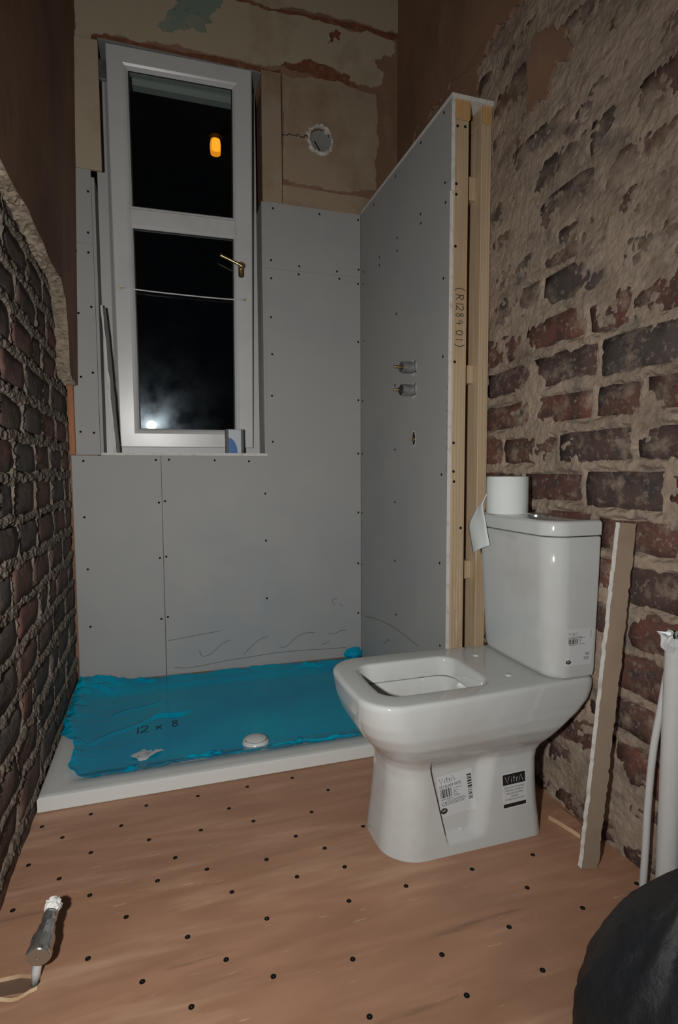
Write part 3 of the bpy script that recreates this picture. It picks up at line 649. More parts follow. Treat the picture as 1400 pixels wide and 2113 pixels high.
cw = thing('curtain_wire', S(-.254, .632, -.006), 'thin white curtain wire stretched across the lower window pane', 'curtain wire')
obj('wire', tube(spline([S(-.25, .636, -.008), S(-.12, .630, -.008), S(.0, .6265, -.008), S(.12, .6245, -.008), S(.236, .625, -.008)], 6), .0028, 8), 'pvc_white', cw)
for a, b in ((-.254, .636), (.241, .627)):
    obj('hook', joinm(tube([S(a, b, .001), S(a, b, -.012), S(a, b+.006, -.013)], .0018, 8), lathe([(.005, 0), (.004, .003)], S(a, b, 0), -en, 12)), 'brass_dull', cw)

# carton and batten standing in the window
cb = thing('small_carton', (.62, .05, .978), 'small grey carton with a blue quarter circle standing on the window sill', 'box')
def rotz(me, c, ang):
    me.transform(Matrix.Translation(c) @ Matrix.Rotation(ang, 4, 'Z') @ Matrix.Translation(-Vector(c))); return me
cc = Vector((.635, .035, 0)); ang = math.radians(0)
obj('carton_body', rotz(box(.5995, .674, .012, .052, .9785, 1.0795, .001), cc, ang), 'carton_dark', cb)
obj('front_panel', rotz(box(.6105, .6625, .0112, .0125, .9788, 1.0780), cc, ang), 'carton_grey', cb)
q = [(.6105, .9789)]+[(.6105+.0365*math.cos(t), .9789+.064*math.sin(t)) for t in np.linspace(0, math.pi/2, 14)]
obj('blue_print', rotz(slab_xz(q, .0106, .0114), cc, ang), 'carton_blue', cb, 'blue quarter circle print')
obj('side_panel', rotz(box(.602, .6100, .0112, .0125, .9788, 1.072), cc, ang), 'carton_dark', cb)
lb_ = thing('leaning_batten', (.172, .03, .978), 'thin white offcut leaning in the left window reveal', 'offcut')
def lean(p0, p1, wx, wy, seed, n=16, jag=.0012):
    r = np.random.default_rng(seed); V, F = [], []; p0, p1 = Vector(p0), Vector(p1)
    for i in range(n+1):
        c = p0.lerp(p1, i/n)
        for sx, sy in ((-1, -1), (1, -1), (1, 1), (-1, 1)): V.append((c.x+sx*wx/2+r.normal()*jag, c.y+sy*wy/2, c.z))
    for i in range(n):
        for k in range(4): q_ = (k+1) % 4; F.append((4*i+k, 4*i+q_, 4*i+4+q_, 4*i+4+k))
    F += [(3, 2, 1, 0), tuple(4*n+k for k in range(4))]; return mesh('lean', V, F)
obj('paper_face', lean((.1625, .020, .9788), (.129, .030, 1.553), .008, .012, 1), 'board_edge', lb_)
obj('shadow_strip', lean((.1735, .026, .9788), (.139, .036, 1.547), .012, .012, 2), 'carton_dark', lb_)  # dark strip modelled in place of the shadow beside the white batten

# ================================================================== SHOWER TRAY
tray = thing('shower_tray', (.6, -.4, 0), 'white rectangular shower tray under the window, covered in blue protective film', 'shower tray')
TZ = .041
def tray_mesh():
    nx, ny = 61, 41; xs = np.linspace(.003, 1.197, nx); ys = np.linspace(-.8, -.003, ny)
    X, Y = np.meshgrid(xs, ys, indexing='ij')
    d = np.minimum(np.minimum(X-.003, 1.197-X), np.minimum(Y+.8, -.003-Y))
    Z = TZ-sstep(d, .055, .10)*.012
    bm = bmesh.new(); g = [[bm.verts.new((X[i, j], Y[i, j], Z[i, j])) for j in range(ny)] for i in range(nx)]
    for i in range(nx-1):
        for j in range(ny-1): bm.faces.new((g[i][j], g[i+1][j], g[i+1][j+1], g[i][j+1])).smooth = True
    ring = [g[i][0] for i in range(nx)]+[g[-1][j] for j in range(1, ny)]+[g[i][-1] for i in range(nx-2, -1, -1)]+[g[0][j] for j in range(ny-2, 0, -1)]
    prev = ring
    for off, z in ((.003, TZ-.003), (.003, .004), (.0, .001)):
        nr = []
        for v in ring:
            x = v.co.x+(off if v.co.x > 1.19 else -off if v.co.x < .01 else 0); y = v.co.y+(-off if v.co.y < -.79 else 0); nr.append(bm.verts.new((x, y, z)))
        n = len(ring)
        for i in range(n): bm.faces.new((prev[i], nr[i], nr[(i+1) % n], prev[(i+1) % n]))
        prev = nr
    bmesh.ops.recalc_face_normals(bm, faces=bm.faces[:]); me = bpy.data.meshes.new('tray'); bm.to_mesh(me); bm.free(); return me
obj('tray_body', tray_mesh(), 'tray_white', tray)
def film_mesh():
    nx, ny = 330, 300; s, t = np.meshgrid(np.linspace(0, 1, nx), np.linspace(0, 1, ny), indexing='ij')
    nl = lambda a, sc, sd: vnoise(a, a*0+.5, sc, sd)-.5
    xl = .055+nl(t, 7, 1)*.03-.055*sstep(t, .30, .36)+.02*nl(t, 19, 2)          # left edge, spreading to the wall further back
    xr = 1.188+0*t
    yf = -.742+nl(s, 11, 3)*.018+nl(s, 31, 4)*.010-.012*sstep(s, .5, 1)+.05*np.exp(-((s)/.025)**2)
    yb = -.012+nl(s, 9, 5)*.022-.02*sstep(s, .75, .9)
    X = xl+(xr-xl)*s; Y = yf+(yb-yf)*t
    d = np.minimum(np.minimum(X-.0, 1.2-X), np.minimum(Y+.8, -Y))
    Z = TZ+.003-sstep(d, .05, .14)*.011
    wr = fbm(X*.6, Y*2.2, 9, 31, 3)-.5
    Z = Z+np.abs(wr)*.005*(1-.6*sstep(d, .10, .25))
    e = np.minimum(np.minimum(s, 1-s)*1.2, np.minimum(t, 1-t)*.75)              # lifted, crumpled edge
    cr = fbm(X, Y, 26, 51, 3)
    Z = Z+sstep(.055-e, 0, .05)*(.004+.016*np.clip(cr-.42, 0, 1))
    back = np.exp(-((X-.05)/.09)**2)*sstep(t, .80, 1)*.030+np.exp(-((X-.13)/.07)**2)*sstep(t, .86, 1)*.012
    Z = Z+back*(.5+fbm(X, Y, 30, 77, 3))
    Z = Z+np.exp(-((X-.02)/.035)**2)*sstep(t, .33, .5)*.012*(.4+fbm(X, Y, 24, 78, 3))
    # one long pulled crease and two short ones
    def crease(x0, y0, x1, y1, hgt, wd):
        dx, dy = x1-x0, y1-y0; L = math.hypot(dx, dy); u = ((X-x0)*dx+(Y-y0)*dy)/L/L; v = ((X-x0)*-dy+(Y-y0)*dx)/L
        v = v-.012*np.sin(u*7)
        return hgt*np.exp(-(v/wd)**2)*sstep(u, -.05, .12)*sstep(1-u, -.05, .2)
    for c_ in ((.275, -.372, .43, -.340, .008, .0045), (.27, -.385, .42, -.356, .006, .004), (.10, -.52, .30, -.33, .004, .010), (.21, -.035, .30, -.03, .010, .005), (.38, -.715, .47, -.705, .010, .005), (.44, -.70, .50, -.69, .009, .004),
               (.90, -.05, .98, -.045, .010, .005), (.86, -.07, 1.05, -.05, .006, .006), (.64, -.715, .93, -.725, .006, .005), (.231, -.70, .235, -.735, .008, .003), (.72, -.735, .73, -.70, .010, .003), (.14, -.32, .34, -.20, .003, .010)): Z = Z+crease(*c_)
    # drain cut-out drops away
    P = np.stack([X, Y, Z], -1).reshape(-1, 3)
    return grid_mesh(P, nx, ny, True)
film = obj('protective_film', film_mesh(), 'blue_film', tray, 'crinkled glossy blue protective film')
# film bunched up in the back right corner
rr = np.random.default_rng(9); V, F = [], []
for i in range(22):
    th = 2*math.pi*i/22
    for k, rad in enumerate((.0, .35, .7, 1.0)):
        j = 1+rr.normal()*.10*(k > 1); V.append((1.155+.045*rad*j*math.cos(th)*1.0, -.012-.03*(1-rad**2)*(1+rr.normal()*.15)-.004, .066+.030*rad*j*math.sin(th)))
for i in range(22):
    q_ = (i+1) % 22
    for k in range(3): F.append((4*i+k, 4*q_+k, 4*q_+k+1, 4*i+k+1))
obj('film_bunch', mesh('bunch', V, F, True), 'blue_film', film)
V, F = [], []
def film_z(x, y): return TZ-.004
FB = BVHTree.FromPolygons([Vector(v.co)+wloc(film) for v in film.data.vertices], [tuple(p.vertices) for p in film.data.polygons])
def drop(x, y, h):
    hit = FB.ray_cast(Vector((x, y, .5)), Vector((0, 0, -1))); return (x, y, (hit[0].z if hit[0] else TZ)+h)
for tx, x0 in (('12', .225), ('x', .293), ('8', .345)):
    V2, F2 = ribbon2d(strokes(tx, .048, .75, .9), .0042)
    obj('handwriting', mesh('hw', [drop(x0+a, -.478+b+(x0-.232)*.16+a*.16, .0012) for a, b in V2], F2), 'ink_black', film, 'handwritten black marker figure on the film')
dz = drop(.60, -.665, 0)[2]
dr = obj('waste_cover', lathe([(.0, .020), (.012, .0195), (.030, .016), (.040, .010), (.043, .002), (.043, -.012)], (.603, -.655, dz), (0, 0, 1), 36), 'tray_white', tray, 'round white waste cover showing through the film')
obj('waste_slot', mesh('slot', [(.603+.040*math.cos(t)*k, -.655+.040*math.sin(t)*k, dz+.0135-.0004*0) for t in np.linspace(math.pi*1.05, math.pi*1.95, 12) for k in (.86, .92)], [(2*i, 2*i+1, 2*i+3, 2*i+2) for i in range(11)]), 'ceramic_dark_joint', dr)
lp = ragged([(.224, -.640), (.262, -.585), (.272, -.610), (.292, -.628), (.315, -.612), (.322, -.620), (.292, -.645), (.265, -.665), (.245, -.662)], .003, 2, 4)
me = prism(lp, lambda a, b: drop(a, b, .0035+.004*math.sin(a*90)), lambda a, b: drop(a, b, .0028+.004*math.sin(a*90)))
lab = obj('torn_label', me, 'label_white', film, 'torn white paper label')
V, F = ribbon2d([[(.242+.005*i, -.646+.008*i), (.262+.006*i, -.640+.005*i), (.272+.005*i, -.640+.004*i)] for i in range(4)], .0018)
obj('label_text', mesh('lt', [drop(a, b, .0045+.004*math.sin(a*90)) for a, b in V], F), 'ink_black', lab)

# ================================================================== VALVES IN THE PARTITION
def valve(y, z, label, ragged_front):
    t = thing('shower_valve', (1.2, y, z), label, 'valve')
    obj('sleeve', lathe([(.0, .0), (.0205, .0), (.0205, .052), (.0185, .053), (.0180, .040), (.006, .039)], (1.2035, y, z), (-1, 0, 0), 28), 'steel_dull', t)
    obj('spindle', lathe([(.0055, .03), (.0055, .078), (.0045, .080), (.0045, .030)], (1.2035, y, z), (-1, 0, 0), 14), 'brass_dull', t)
    obj('cartridge', lathe([(.0165, .036), (.0150, .050 if ragged_front else .042), (.0105, .060 if ragged_front else .044), (.0075, .062 if ragged_front else .045)], (1.2035, y, z), (-1, 0, 0), 14 if not ragged_front else 9), 'copper_dark', t)
    r = np.random.default_rng(int(z*100)); V, F = [], []
    for i in range(28):
        th = 2*math.pi*i/28; a = .0208; b = .0255+r.normal()*.0018
        V += [(1.1992, y+a*math.cos(th), z+a*math.sin(th)), (1.1994, y+b*math.cos(th), z+b*math.sin(th))]
    F = [(2*i, 2*i+1, 2*((i+1) % 28)+1, 2*((i+1) % 28)) for i in range(28)]
    obj('cut_hole', mesh('cut', V, F), 'board_edge', t)
    for th in (.6, 2.0, 3.9): obj('hole_gap', lathe([(.0045, 0), (.0040, .0012)], (1.2002, y+.0225*math.cos(th), z+.0225*math.sin(th)), (-1, 0, 0), 8), 'copper_dark', t)
valve(-.555, 1.2655, 'upper chrome valve sleeve with brass spindle poking through partition board', False)
valve(-.555, 1.186, 'lower chrome valve sleeve with jagged dark cartridge in partition board', True)
po = thing('pipe_outlet', (1.2, -.56, 1.016), 'small ragged hole with a brass pipe end below the two valves', 'pipe')
hp = ragged([(.0135*math.cos(t)*.9, .024*math.sin(t)) for t in np.linspace(0, 2*math.pi, 9, endpoint=False)], .003, 2, 5)
obj('torn_rim', prism([(a*1.25, b*1.18) for a, b in hp], lambda a, b: (1.1993, -.56+a, 1.016+b), lambda a, b: (1.2002, -.56+a, 1.016+b)), 'board_edge', po)
obj('dark_opening', prism(hp, lambda a, b: (1.1988, -.56+a, 1.016+b), lambda a, b: (1.1996, -.56+a, 1.016+b)), 'copper_dark', po)
obj('brass_end', lathe([(.008, 0), (.008, .006), (.005, .006), (.005, .002)], (1.199, -.562, 1.013), (-1, 0, 0), 14), 'brass_dull', po)

# ================================================================== TOILET
CY = -1.165
toilet = thing('toilet', (1.02, CY, 0), 'white ceramic close-coupled toilet without a seat, standing before the right brick wall', 'toilet')
def rring(x0, x1, w_, rf, rr_, bulge=0., ne=44, nf=22, nc=10):
    """closed outline, starts at the rear near corner and runs along the near side to the front, far side, rear"""
    P = []
    lin = lambda a, b, n: [a+(b-a)*i/n for i in range(n)]
    for x in lin(x1-rr_, x0+rf, ne): P.append((x, -w_))
    for t in lin(0, math.pi/2, nc): P.append((x0+rf-rf*math.sin(t), -w_+rf-rf*math.cos(t)))
    for y in lin(-w_+rf, w_-rf, nf): P.append((x0, y))
    for t in lin(0, math.pi/2, nc): P.append((x0+rf-rf*math.cos(t), w_-rf+rf*math.sin(t)))
    for x in lin(x0+rf, x1-rr_, ne): P.append((x, w_))
    for t in lin(0, math.pi/2, nc): P.append((x1-rr_+rr_*math.sin(t), w_-rr_+rr_*math.cos(t)))
    for y in lin(w_-rr_, -w_+rr_, nf): P.append((x1, y))
    for t in lin(0, math.pi/2, nc): P.append((x1-rr_+rr_*math.cos(t), -w_+rr_-rr_*math.sin(t)))
    if bulge: P = [(x-bulge*(1-min(1, (y/w_)**2))*max(0, min(1, (x0+.12-x)/.12)), y) for x, y in P]
    return P
def pan_mesh():
    T = np.array([  # z, front, rear, half width, front radius
        (0, .820, 1.224, .115, .078), (.03, .823, 1.221, .113, .076), (.08, .829, 1.216, .109, .074), (.14, .835, 1.213, .106, .072), (.19, .838, 1.214, .103, .07),
        (.212, .836, 1.218, .104, .07), (.232, .829, 1.226, .113, .072), (.255, .806, 1.240, .133, .08), (.285, .781, 1.266, .153, .09), (.315, .763, 1.30, .164, .09),
        (.345, .753, 1.327, .168, .085), (.372, .749, 1.336, .1695, .08), (.390, .746, 1.337, .1695, .078), (.3965, .748, 1.335, .168, .077), (.3995, .752, 1.331, .164, .074), (.4003, .757, 1.327, .159, .07)])
    zs = list(np.linspace(0, .39, 76))+[.3935, .3965, .3985, .3995, .4003]
    V, F = [], []; rings = []
    for z in zs:
        f_, r_, w_, rf = (np.interp(z, T[:, 0], T[:, k]) for k in (1, 2, 3, 4))
        k = (.234-z)/.196; xl, xr = .908+.044*k, 1.094-.034*k
        P = rring(f_, r_, w_, rf, .03, .010); ring = []
        # side points bunched round the hard edge of the flank niche
        e0, e1 = r_-.03, max(f_+rf, .0); xl = max(xl, e1+.004)
        xs = np.concatenate([np.linspace(e0, xr+.004, 6, endpoint=False), np.linspace(xr+.004, xr-.05, 13, endpoint=False), np.linspace(xr-.05, xl+.007, 12, endpoint=False), [xl+.007, xl+.005, xl+.003, xl+.001, xl-.001], np.linspace(xl-.002, e1, 9)[:-1]])
        for q_ in range(44): P[q_] = (xs[q_], P[q_][1]); P[64+22+q_-0] = (xs[43-q_], P[86+q_][1])
        up_ = float(sstep(z, .22, .33))
        for x, y in P:
            tp = 1-.10*up_*float(sstep(x, .90, 1.30)); yy = y*tp
            # niche in the flank, with a hard front edge and a soft rear one
            dep = float(sstep(x, xl-.001, xl+.006))*(1-float(sstep(x, xr-.045, xr+.004)))*float(sstep(z, .026, .045))*(1-float(sstep(z, .195, .25)))
            yy -= math.copysign(.020*dep, y) if abs(y) > .9*w_ else 0
            ring.append(len(V)); V.append((x, CY+yy, z))
        rings.append(ring)
    # top deck and bowl
    def inner(x0, x1, w_, r_, z): 
        ring = []
        for x, y in rring(x0, x1, w_, r_, r_, .006): ring.append(len(V)); V.append((x, CY+y-.004, z))
        rings.append(ring)
    I = (.796, 1.075, .108, .045)
    for d, z in ((.006, .4003), (.0, .4), (-.004, .397), (-.006, .390), (-.008, .352)):
        inner(I[0]-d, I[1]+d, I[2]+d, I[3]+d, z)
    inner(I[0]-.004, I[1]+.004, I[2]+.004, .045, .3515)
    inner(I[0]-.004, I[1]+.004, I[2]+.004, .045, .3490)
    inner(I[0]+.006, I[1]-.006, I[2]-.006, .045, .3485)
    for k, z in ((.012, .33), (.022, .30), (.036, .265), (.052, .235), (.068, .21), (.082, .19)): inner(I[0]+k*1.2, I[1]-k*.8, I[2]-k, .024, z)
    M = len(rings[0])
    for a, b in zip(rings[:-1], rings[1:]):
        for i in range(M): j = (i+1) % M; F.append((a[i], a[j], b[j], b[i]))
    F.append(tuple(rings[-1])); F.append(tuple(rings[0])[::-1])
    bm = bmesh.new(); vs = [bm.verts.new(v) for v in V]
    for f in F: bm.faces.new([vs[i] for i in f]).smooth = True
    bmesh.ops.recalc_face_normals(bm, faces=bm.faces[:]); me = bpy.data.meshes.new('pan'); bm.to_mesh(me); bm.free()
    me.set_sharp_from_angle(angle=math.radians(55)); return me
pme = pan_mesh()
PBVH = BVHTree.FromPolygons([v.co.copy() for v in pme.vertices], [tuple(p.vertices) for p in pme.polygons])
pan = obj('pan', pme, 'ceramic', toilet)
def rim_line():   # dark gap of the flush rim
    P = rring(.7945, 1.0765, .1095, .045, .045, .006); V = []
    for x, y in P: V += [(x, CY+y-.004, .3512), (x, CY+y-.004, .3494)]
    n = len(P); return mesh('rim', V, [(2*i, 2*i+1, 2*((i+1) % n)+1, 2*((i+1) % n)) for i in range(n)])
obj('flush_gap', rim_line(), 'ceramic_dark_joint', pan)
obj('flush_hole', lathe([(.006, 0), (.005, .003)], (.99, CY+.1025, .350), (0, -1, 0), 10), 'ceramic_dark_joint', pan)
for x, y in ((1.140, -1.087), (1.138, -1.241)):
    obj('bolt_hole_cap', lathe([(.0085, 0), (.0085, .001), (.007, .0025), (.0, .0032)], (x, y, .4003), (0, 0, 1), 18), 'label_white', toilet)
obj('floor_fixing', lathe([(.0045, 0), (.0038, .0025)], (1.0, CY-.095, .046), (0, -1, .5), 10), 'label_white', pan)

def loft(rings, capb=True, capt=True, sharp=50):
    V, F = [], []; M = len(rings[0])
    for r in rings: V += r
    for k in range(len(rings)-1):
        for i in range(M): j = (i+1) % M; F.append((k*M+i, k*M+j, (k+1)*M+j, (k+1)*M+i))
    if capb: F.append(tuple(range(M))[::-1])
    if capt: F.append(tuple((len(rings)-1)*M+i for i in range(M)))
    bm = bmesh.new(); vs = [bm.verts.new(v) for v in V]
    for f in F: bm.faces.new([vs[i] for i in f]).smooth = True
    bmesh.ops.recalc_face_normals(bm, faces=bm.faces[:]); me = bpy.data.meshes.new('loft'); bm.to_mesh(me); bm.free()
    me.set_sharp_from_angle(angle=math.radians(sharp)); return me
CC = -1.152
def cring(f_, r_, w_, rf, z, bul=.006): return [(x, CC+y, z) for x, y in rring(f_, r_, w_, rf, .008, bul, 20, 20, 10)]
obj('cistern', loft([cring(1.222, 1.328, .152, .040, .4008), cring(1.2165, 1.333, .158, .044, .404), cring(1.213, 1.334, .160, .046, .415), cring(1.205, 1.335, .163, .047, .52), cring(1.198, 1.336, .166, .048, .65), cring(1.194, 1.336, .1685, .048, .742), cring(1.197, 1.334, .166, .046, .745)]), 'ceramic', toilet)
obj('lid_gap', loft([cring(1.200, 1.333, .163, .045, .7445), cring(1.200, 1.333, .163, .045, .7485)]), 'ceramic_dark_joint', toilet)
obj('cistern_lid', loft([cring(1.194, 1.336, .168, .048, .7475), cring(1.190, 1.337, .1705, .050, .7495), cring(1.190, 1.337, .171, .05, .776), cring(1.191, 1.336, .170, .05, .780), cring(1.194, 1.334, .167, .048, .783), cring(1.200, 1.330, .161, .044, .7845)]), 'ceramic', toilet)
bt = obj('flush_button', lathe([(.030, 0), (.030, .004), (.027, .006), (.0, .0065)], (1.272, -1.158, .7843), (0, 0, 1), 32), 'chrome', toilet, 'round chrome flush button')
obj('button_split', box(1.2715, 1.2725, -1.185, -1.131, .7905, .7912), 'ceramic_dark_joint', bt)
# stickers: flat artwork pressed onto the surface by rays along +Y
def text_mesh(s, size):
    c = bpy.data.curves.new('txt', 'FONT'); c.body = s; c.size = size; c.resolution_u = 2
    o = bpy.data.objects.new('txt', c); COL.objects.link(o); me = bpy.data.meshes.new_from_object(o)
    bpy.data.objects.remove(o); V = [(v.co.x, v.co.y) for v in me.vertices]; F = [tuple(p.vertices) for p in me.polygons]
    bpy.data.meshes.remove(me); return V, F
def rect(a0, b0, a1, b1, n=1):
    V = [(a0+(a1-a0)*i/n, b) for i in range(n+1) for b in (b0, b1)]; return V, [(2*i, 2*i+2, 2*i+3, 2*i+1) for i in range(n)]
def move(vf, a, b, rot=0.):
    c, s = math.cos(rot), math.sin(rot); return [(x*c-y*s+a, x*s+y*c+b) for x, y in vf[0]], vf[1]
def cat(*l):
    V, F = [], []
    for v, f in l: k = len(V); V += v; F += [tuple(i+k for i in q) for q in f]
    return V, F
def bars(a0, b0, a1, b1, n, seed, vert=True):
    r = random.Random(seed); out = []; L_ = (a1-a0) if vert else (b1-b0); x = 0
    while x < L_-.0006:
        w_ = r.choice((.0006, .0006, .0011, .0017))*L_/.024
        out.append(rect(a0+x, b0, a0+min(x+w_, L_), b1) if vert else rect(a0, b0+x, a1, b0+min(x+w_, L_))); x += w_+r.choice((.0006, .0008, .0012))*L_/.024
    return cat(*out)
def lines(a, b, w_, n, dy, hgt, seed):
    r = random.Random(seed); out = []
    for i in range(n):
        x = 0; L_ = w_*r.uniform(.75, 1)
        while x < L_: l_ = r.uniform(.002, .006); out.append(rect(a+x, b-i*dy, a+min(x+l_, L_), b-i*dy+hgt)); x += l_+.0008
    return cat(*out)
def press(vf, xo, zo, rot, off, bvh=None, ypl=None):
    c, s = math.cos(rot), math.sin(rot); V = []
    for a, b in vf[0]:
        x, z = xo+a*c-b*s, zo+a*s+b*c
        y = ypl
        if bvh is not None:
            h = bvh.ray_cast(Vector((x, -2, z)), Vector((0, 1, 0))); y = h[0].y if h[0] else CY-.1
        V.append((x, y-off, z))
    return mesh('press', V, vf[1])
def grid2(a0, b0, a1, b1, n=8):
    V = [(a0+(a1-a0)*i/n, b0+(b1-b0)*j/n) for i in range(n+1) for j in range(n+1)]
    return V, [(i*(n+1)+j, (i+1)*(n+1)+j, (i+1)*(n+1)+j+1, i*(n+1)+j+1) for i in range(n) for j in range(n)]
def brandtext(h, wd): return ribbon2d(strokes('VitrA', h, .80, 1.05), wd)
def ellipse(a, b, ra, rb_, n=24): return [(a+ra*math.cos(2*math.pi*i/n), b+rb_*math.sin(2*math.pi*i/n)) for i in range(n)], [tuple(range(n))]
def sticker(name, label, white, black, whiteon, xo, zo, rot, bvh, ypl, parent, k=1.):
    white, black, whiteon = (([(a*k, b*k) for a, b in g[0]], g[1]) for g in (white, black, whiteon))
    o = obj(name, press(white, xo, zo, rot, .0005, bvh, ypl), 'label_white', parent, label)
    pr = obj('print', press(black, xo, zo, rot, .0008, bvh, ypl), 'ink_black', o); pr['kind'] = 'stuff'
    if whiteon: obj('print_white', press(whiteon, xo, zo, rot, .0011, bvh, ypl), 'label_white', o)
    return o
# big niche label
art = cat(move(brandtext(.011, .0009), .004, .067), move(text_mesh('5513L003 0075', .0078), .003, .0575), bars(.004, .038, .030, .0555, 0, 1), bars(.065, .022, .0745, .0715, 0, 2, False),
          lines(.033, .052, .024, 1, .003, .0009, 1), lines(.033, .047, .009, 3, .0036, .0011, 2), lines(.033, .0365, .018, 1, .003, .0010, 3), lines(.005, .0345, .028, 1, .003, .0010, 5),
          move(text_mesh('CE', .0105), .0045, .0225), lines(.018, .031, .046, 4, .0027, .0008, 4), ellipse(.0085, .0125, .0075, .0058))
sticker('product_label', 'white product label with barcodes in the flank niche', grid2(0, 0, .078, .082), art, move(text_mesh('NF', .0068), .0042, .0102, .15), .949, .078, .10, PBVH, None, pan, 1.22)
# black and white guarantee label
art = ([], [])
for i, s_ in enumerate(('Kullanma Kilavuzu ve Garanti Belgesi', 'Warranty Certificate', 'Garantie Zertifikat', 'Garantie', 'Certificat de Garantie')):
    tv = text_mesh(s_, .0052); wx = max(v[0] for v in tv[0]); k = min(1, .048/wx); tv = ([(a*k, b) for a, b in tv[0]], tv[1]); art = cat(art, move(tv, .030-wx*k/2, .0425-i*.0062))
sticker('guarantee_label', 'black and white guarantee label on the pan side', grid2(0, 0, .060, .075), art, move(brandtext(.0135, .0008), .0085, .054), 1.1050, .080, .03, PBVH, None, pan, 1.18)
obj('black_band', press(grid2(.0035, .059, .067, .085, 6), 1.1050, .080, .03, .0008, PBVH), 'ink_black', bpy.data.objects['guarantee_label'])
obj('black_band', press(grid2(.0035, .0035, .067, .0125, 6), 1.1050, .080, .03, .0008, PBVH), 'ink_black', bpy.data.objects['guarantee_label'])
# cistern label
CV = BVHTree.FromPolygons([Vector(v.co)+wloc(toilet) for v in bpy.data.objects['cistern'].data.vertices], [tuple(p.vertices) for p in bpy.data.objects['cistern'].data.polygons])
art = cat(move(brandtext(.0075, .0007), .005, .066), move(text_mesh('5514B003-0204', .0056), .004, .060), bars(.005, .048, .030, .0588, 0, 6), lines(.033, .060, .018, 1, .003, .0010, 7), lines(.033, .056, .005, 3, .0025, .0010, 8), lines(.033, .0465, .018, 1, .003, .001, 9),
          lines(.008, .0452, .022, 1, .003, .001, 11), move(text_mesh('W', .0105), .050, .020), lines(.047, .0165, .015, 3, .0024, .0009, 10), ellipse(.008, .0085, .0062, .0044), rect(.0630, .058, .0638, .076))
sticker('product_label', 'white barcode label on the cistern side', grid2(0, 0, .068, .080), art, move(text_mesh('NF', .0052), .0045, .0067, .15), 1.2450, .434, 0, CV, None, toilet, 1.12)

# toilet roll
RC = Vector((1.243, -1.068, .7848)); RR = .056
roll = thing('toilet_roll', RC, 'white toilet roll standing on the cistern lid', 'toilet roll')
obj('roll_body', lathe([(.021, .001), (RR-.0015, .0), (RR, .0025), (RR, .0985), (RR-.0015, .101), (.021, .100)], RC, (0, 0, 1), 48), 'paper_white', roll)
obj('core_tube', lathe([(.0210, .0005), (.0210, .1008), (.0195, .1008), (.0195, .0005)], RC, (0, 0, 1), 32), 'board_brown', roll)
def tail():
    # the loose sheet leaves the roll on its left and folds down over the front of the lid
    TL = [(1.192, -1.052, .840), (1.186, -1.040, .812), (1.181, -1.052, .790), (1.178, -1.064, .766), (1.177, -1.072, .736), (1.178, -1.084, .700)]
    TRt = [(1.196, -1.038, .838), (1.186, -1.010, .800), (1.182, -.985, .765), (1.182, -.972, .742), (1.180, -.985, .705), (1.180, -.997, .666)]
    a, b = spline(TL, 5), spline(TRt, 5); V, F = [], []; n = 8
    for i, (p, q_) in enumerate(zip(a, b)):
        for k in range(n+1):
            t = k/n; v = p*(1-t)+q_*t; v = v+np.array((-.006*math.sin(math.pi*t)*(i/len(a))-.002*math.sin(5*t+i*.2), 0, 0)); V.append(tuple(v))
    for i in range(len(a)-1):
        for k in range(n): F.append((i*(n+1)+k, i*(n+1)+k+1, (i+1)*(n+1)+k+1, (i+1)*(n+1)+k))
    return mesh('tail', V, F, True)
tl = obj('loose_sheet', tail(), 'paper_white', roll, 'loose paper sheet hanging off the roll'); sm = tl.modifiers.new('thick', 'SOLIDIFY'); sm.thickness = .0006

# ================================================================== RIGHT SIDE THINGS
# plasterboard offcut leaning on the bricks
po0, po1 = Vector((1.238, -1.418, 0)), Vector((1.313, -1.418, .783))
def strip():
    r = np.random.default_rng(8); ax = (po1-po0).normalized(); wd = Vector((.985, -.17, 0)); wd = (wd-ax*wd.dot(ax)).normalized(); th = ax.cross(wd).normalized()
    if th.y > 0: th = -th
    V, F, MI = [], [], []; n = 90; L_ = (po1-po0).length
    for i in range(n+1):
        c = po0+ax*(L_*i/n); j1, j2, j3 = (r.normal()*.0007 for _ in range(3)); w1_, w2_ = -.019, .021
        V += [c+wd*(w1_+j1), c+wd*(w2_+j2*1.6), c+wd*(w2_+j3*1.6)-th*.0125, c+wd*(w1_+j1-.001)-th*.0125]
    for i in range(n):
        for k in range(4): q_ = (k+1) % 4; F.append((4*i+k, 4*i+q_, 4*i+4+q_, 4*i+4+k)); MI.append(0 if k == 0 else 0 if k == 2 else 1)
    F += [(3, 2, 1, 0), tuple(4*n+k for k in range(4))]; MI += [1, 1]
    # th points to the room's left: the brown paper faces the camera, the gypsum edge is on its left
    lo = min(v.z for v in V)
    return [Vector((v.x, v.y, v.z-lo+.0005)) for v in V], F, MI
V, F, MI = strip(); me = mesh('strip', V, F); me.materials.append(MATS['board_brown']); me.materials.append(MATS['board_edge'])
for p, i in zip(me.polygons, MI): p.material_index = i
oc = thing('plasterboard_offcut', (1.24, -1.42, 0), 'long narrow brown-faced plasterboard offcut leaning on the right brick wall', 'offcut')
obj('board_strip', me, None, oc)
# small plywood scrap on the floor behind the toilet
sc_ = ragged([(1.268, -1.238), (1.292, -1.326), (1.322, -1.318), (1.322, -1.225), (1.300, -1.222)], .002, 2, 6)
me = prism(sc_, lambda a, b: (a, b, .0125), lambda a, b: (a, b, .001)); me.materials.append(MATS['plywood']); me.materials.append(MATS['ply_edge'])
for p in me.polygons: p.material_index = 0 if abs(p.normal.z) > .5 else 1
tag(obj('plywood_scrap', me, None), 'small plywood scrap on the floor between toilet and bricks', 'offcut')
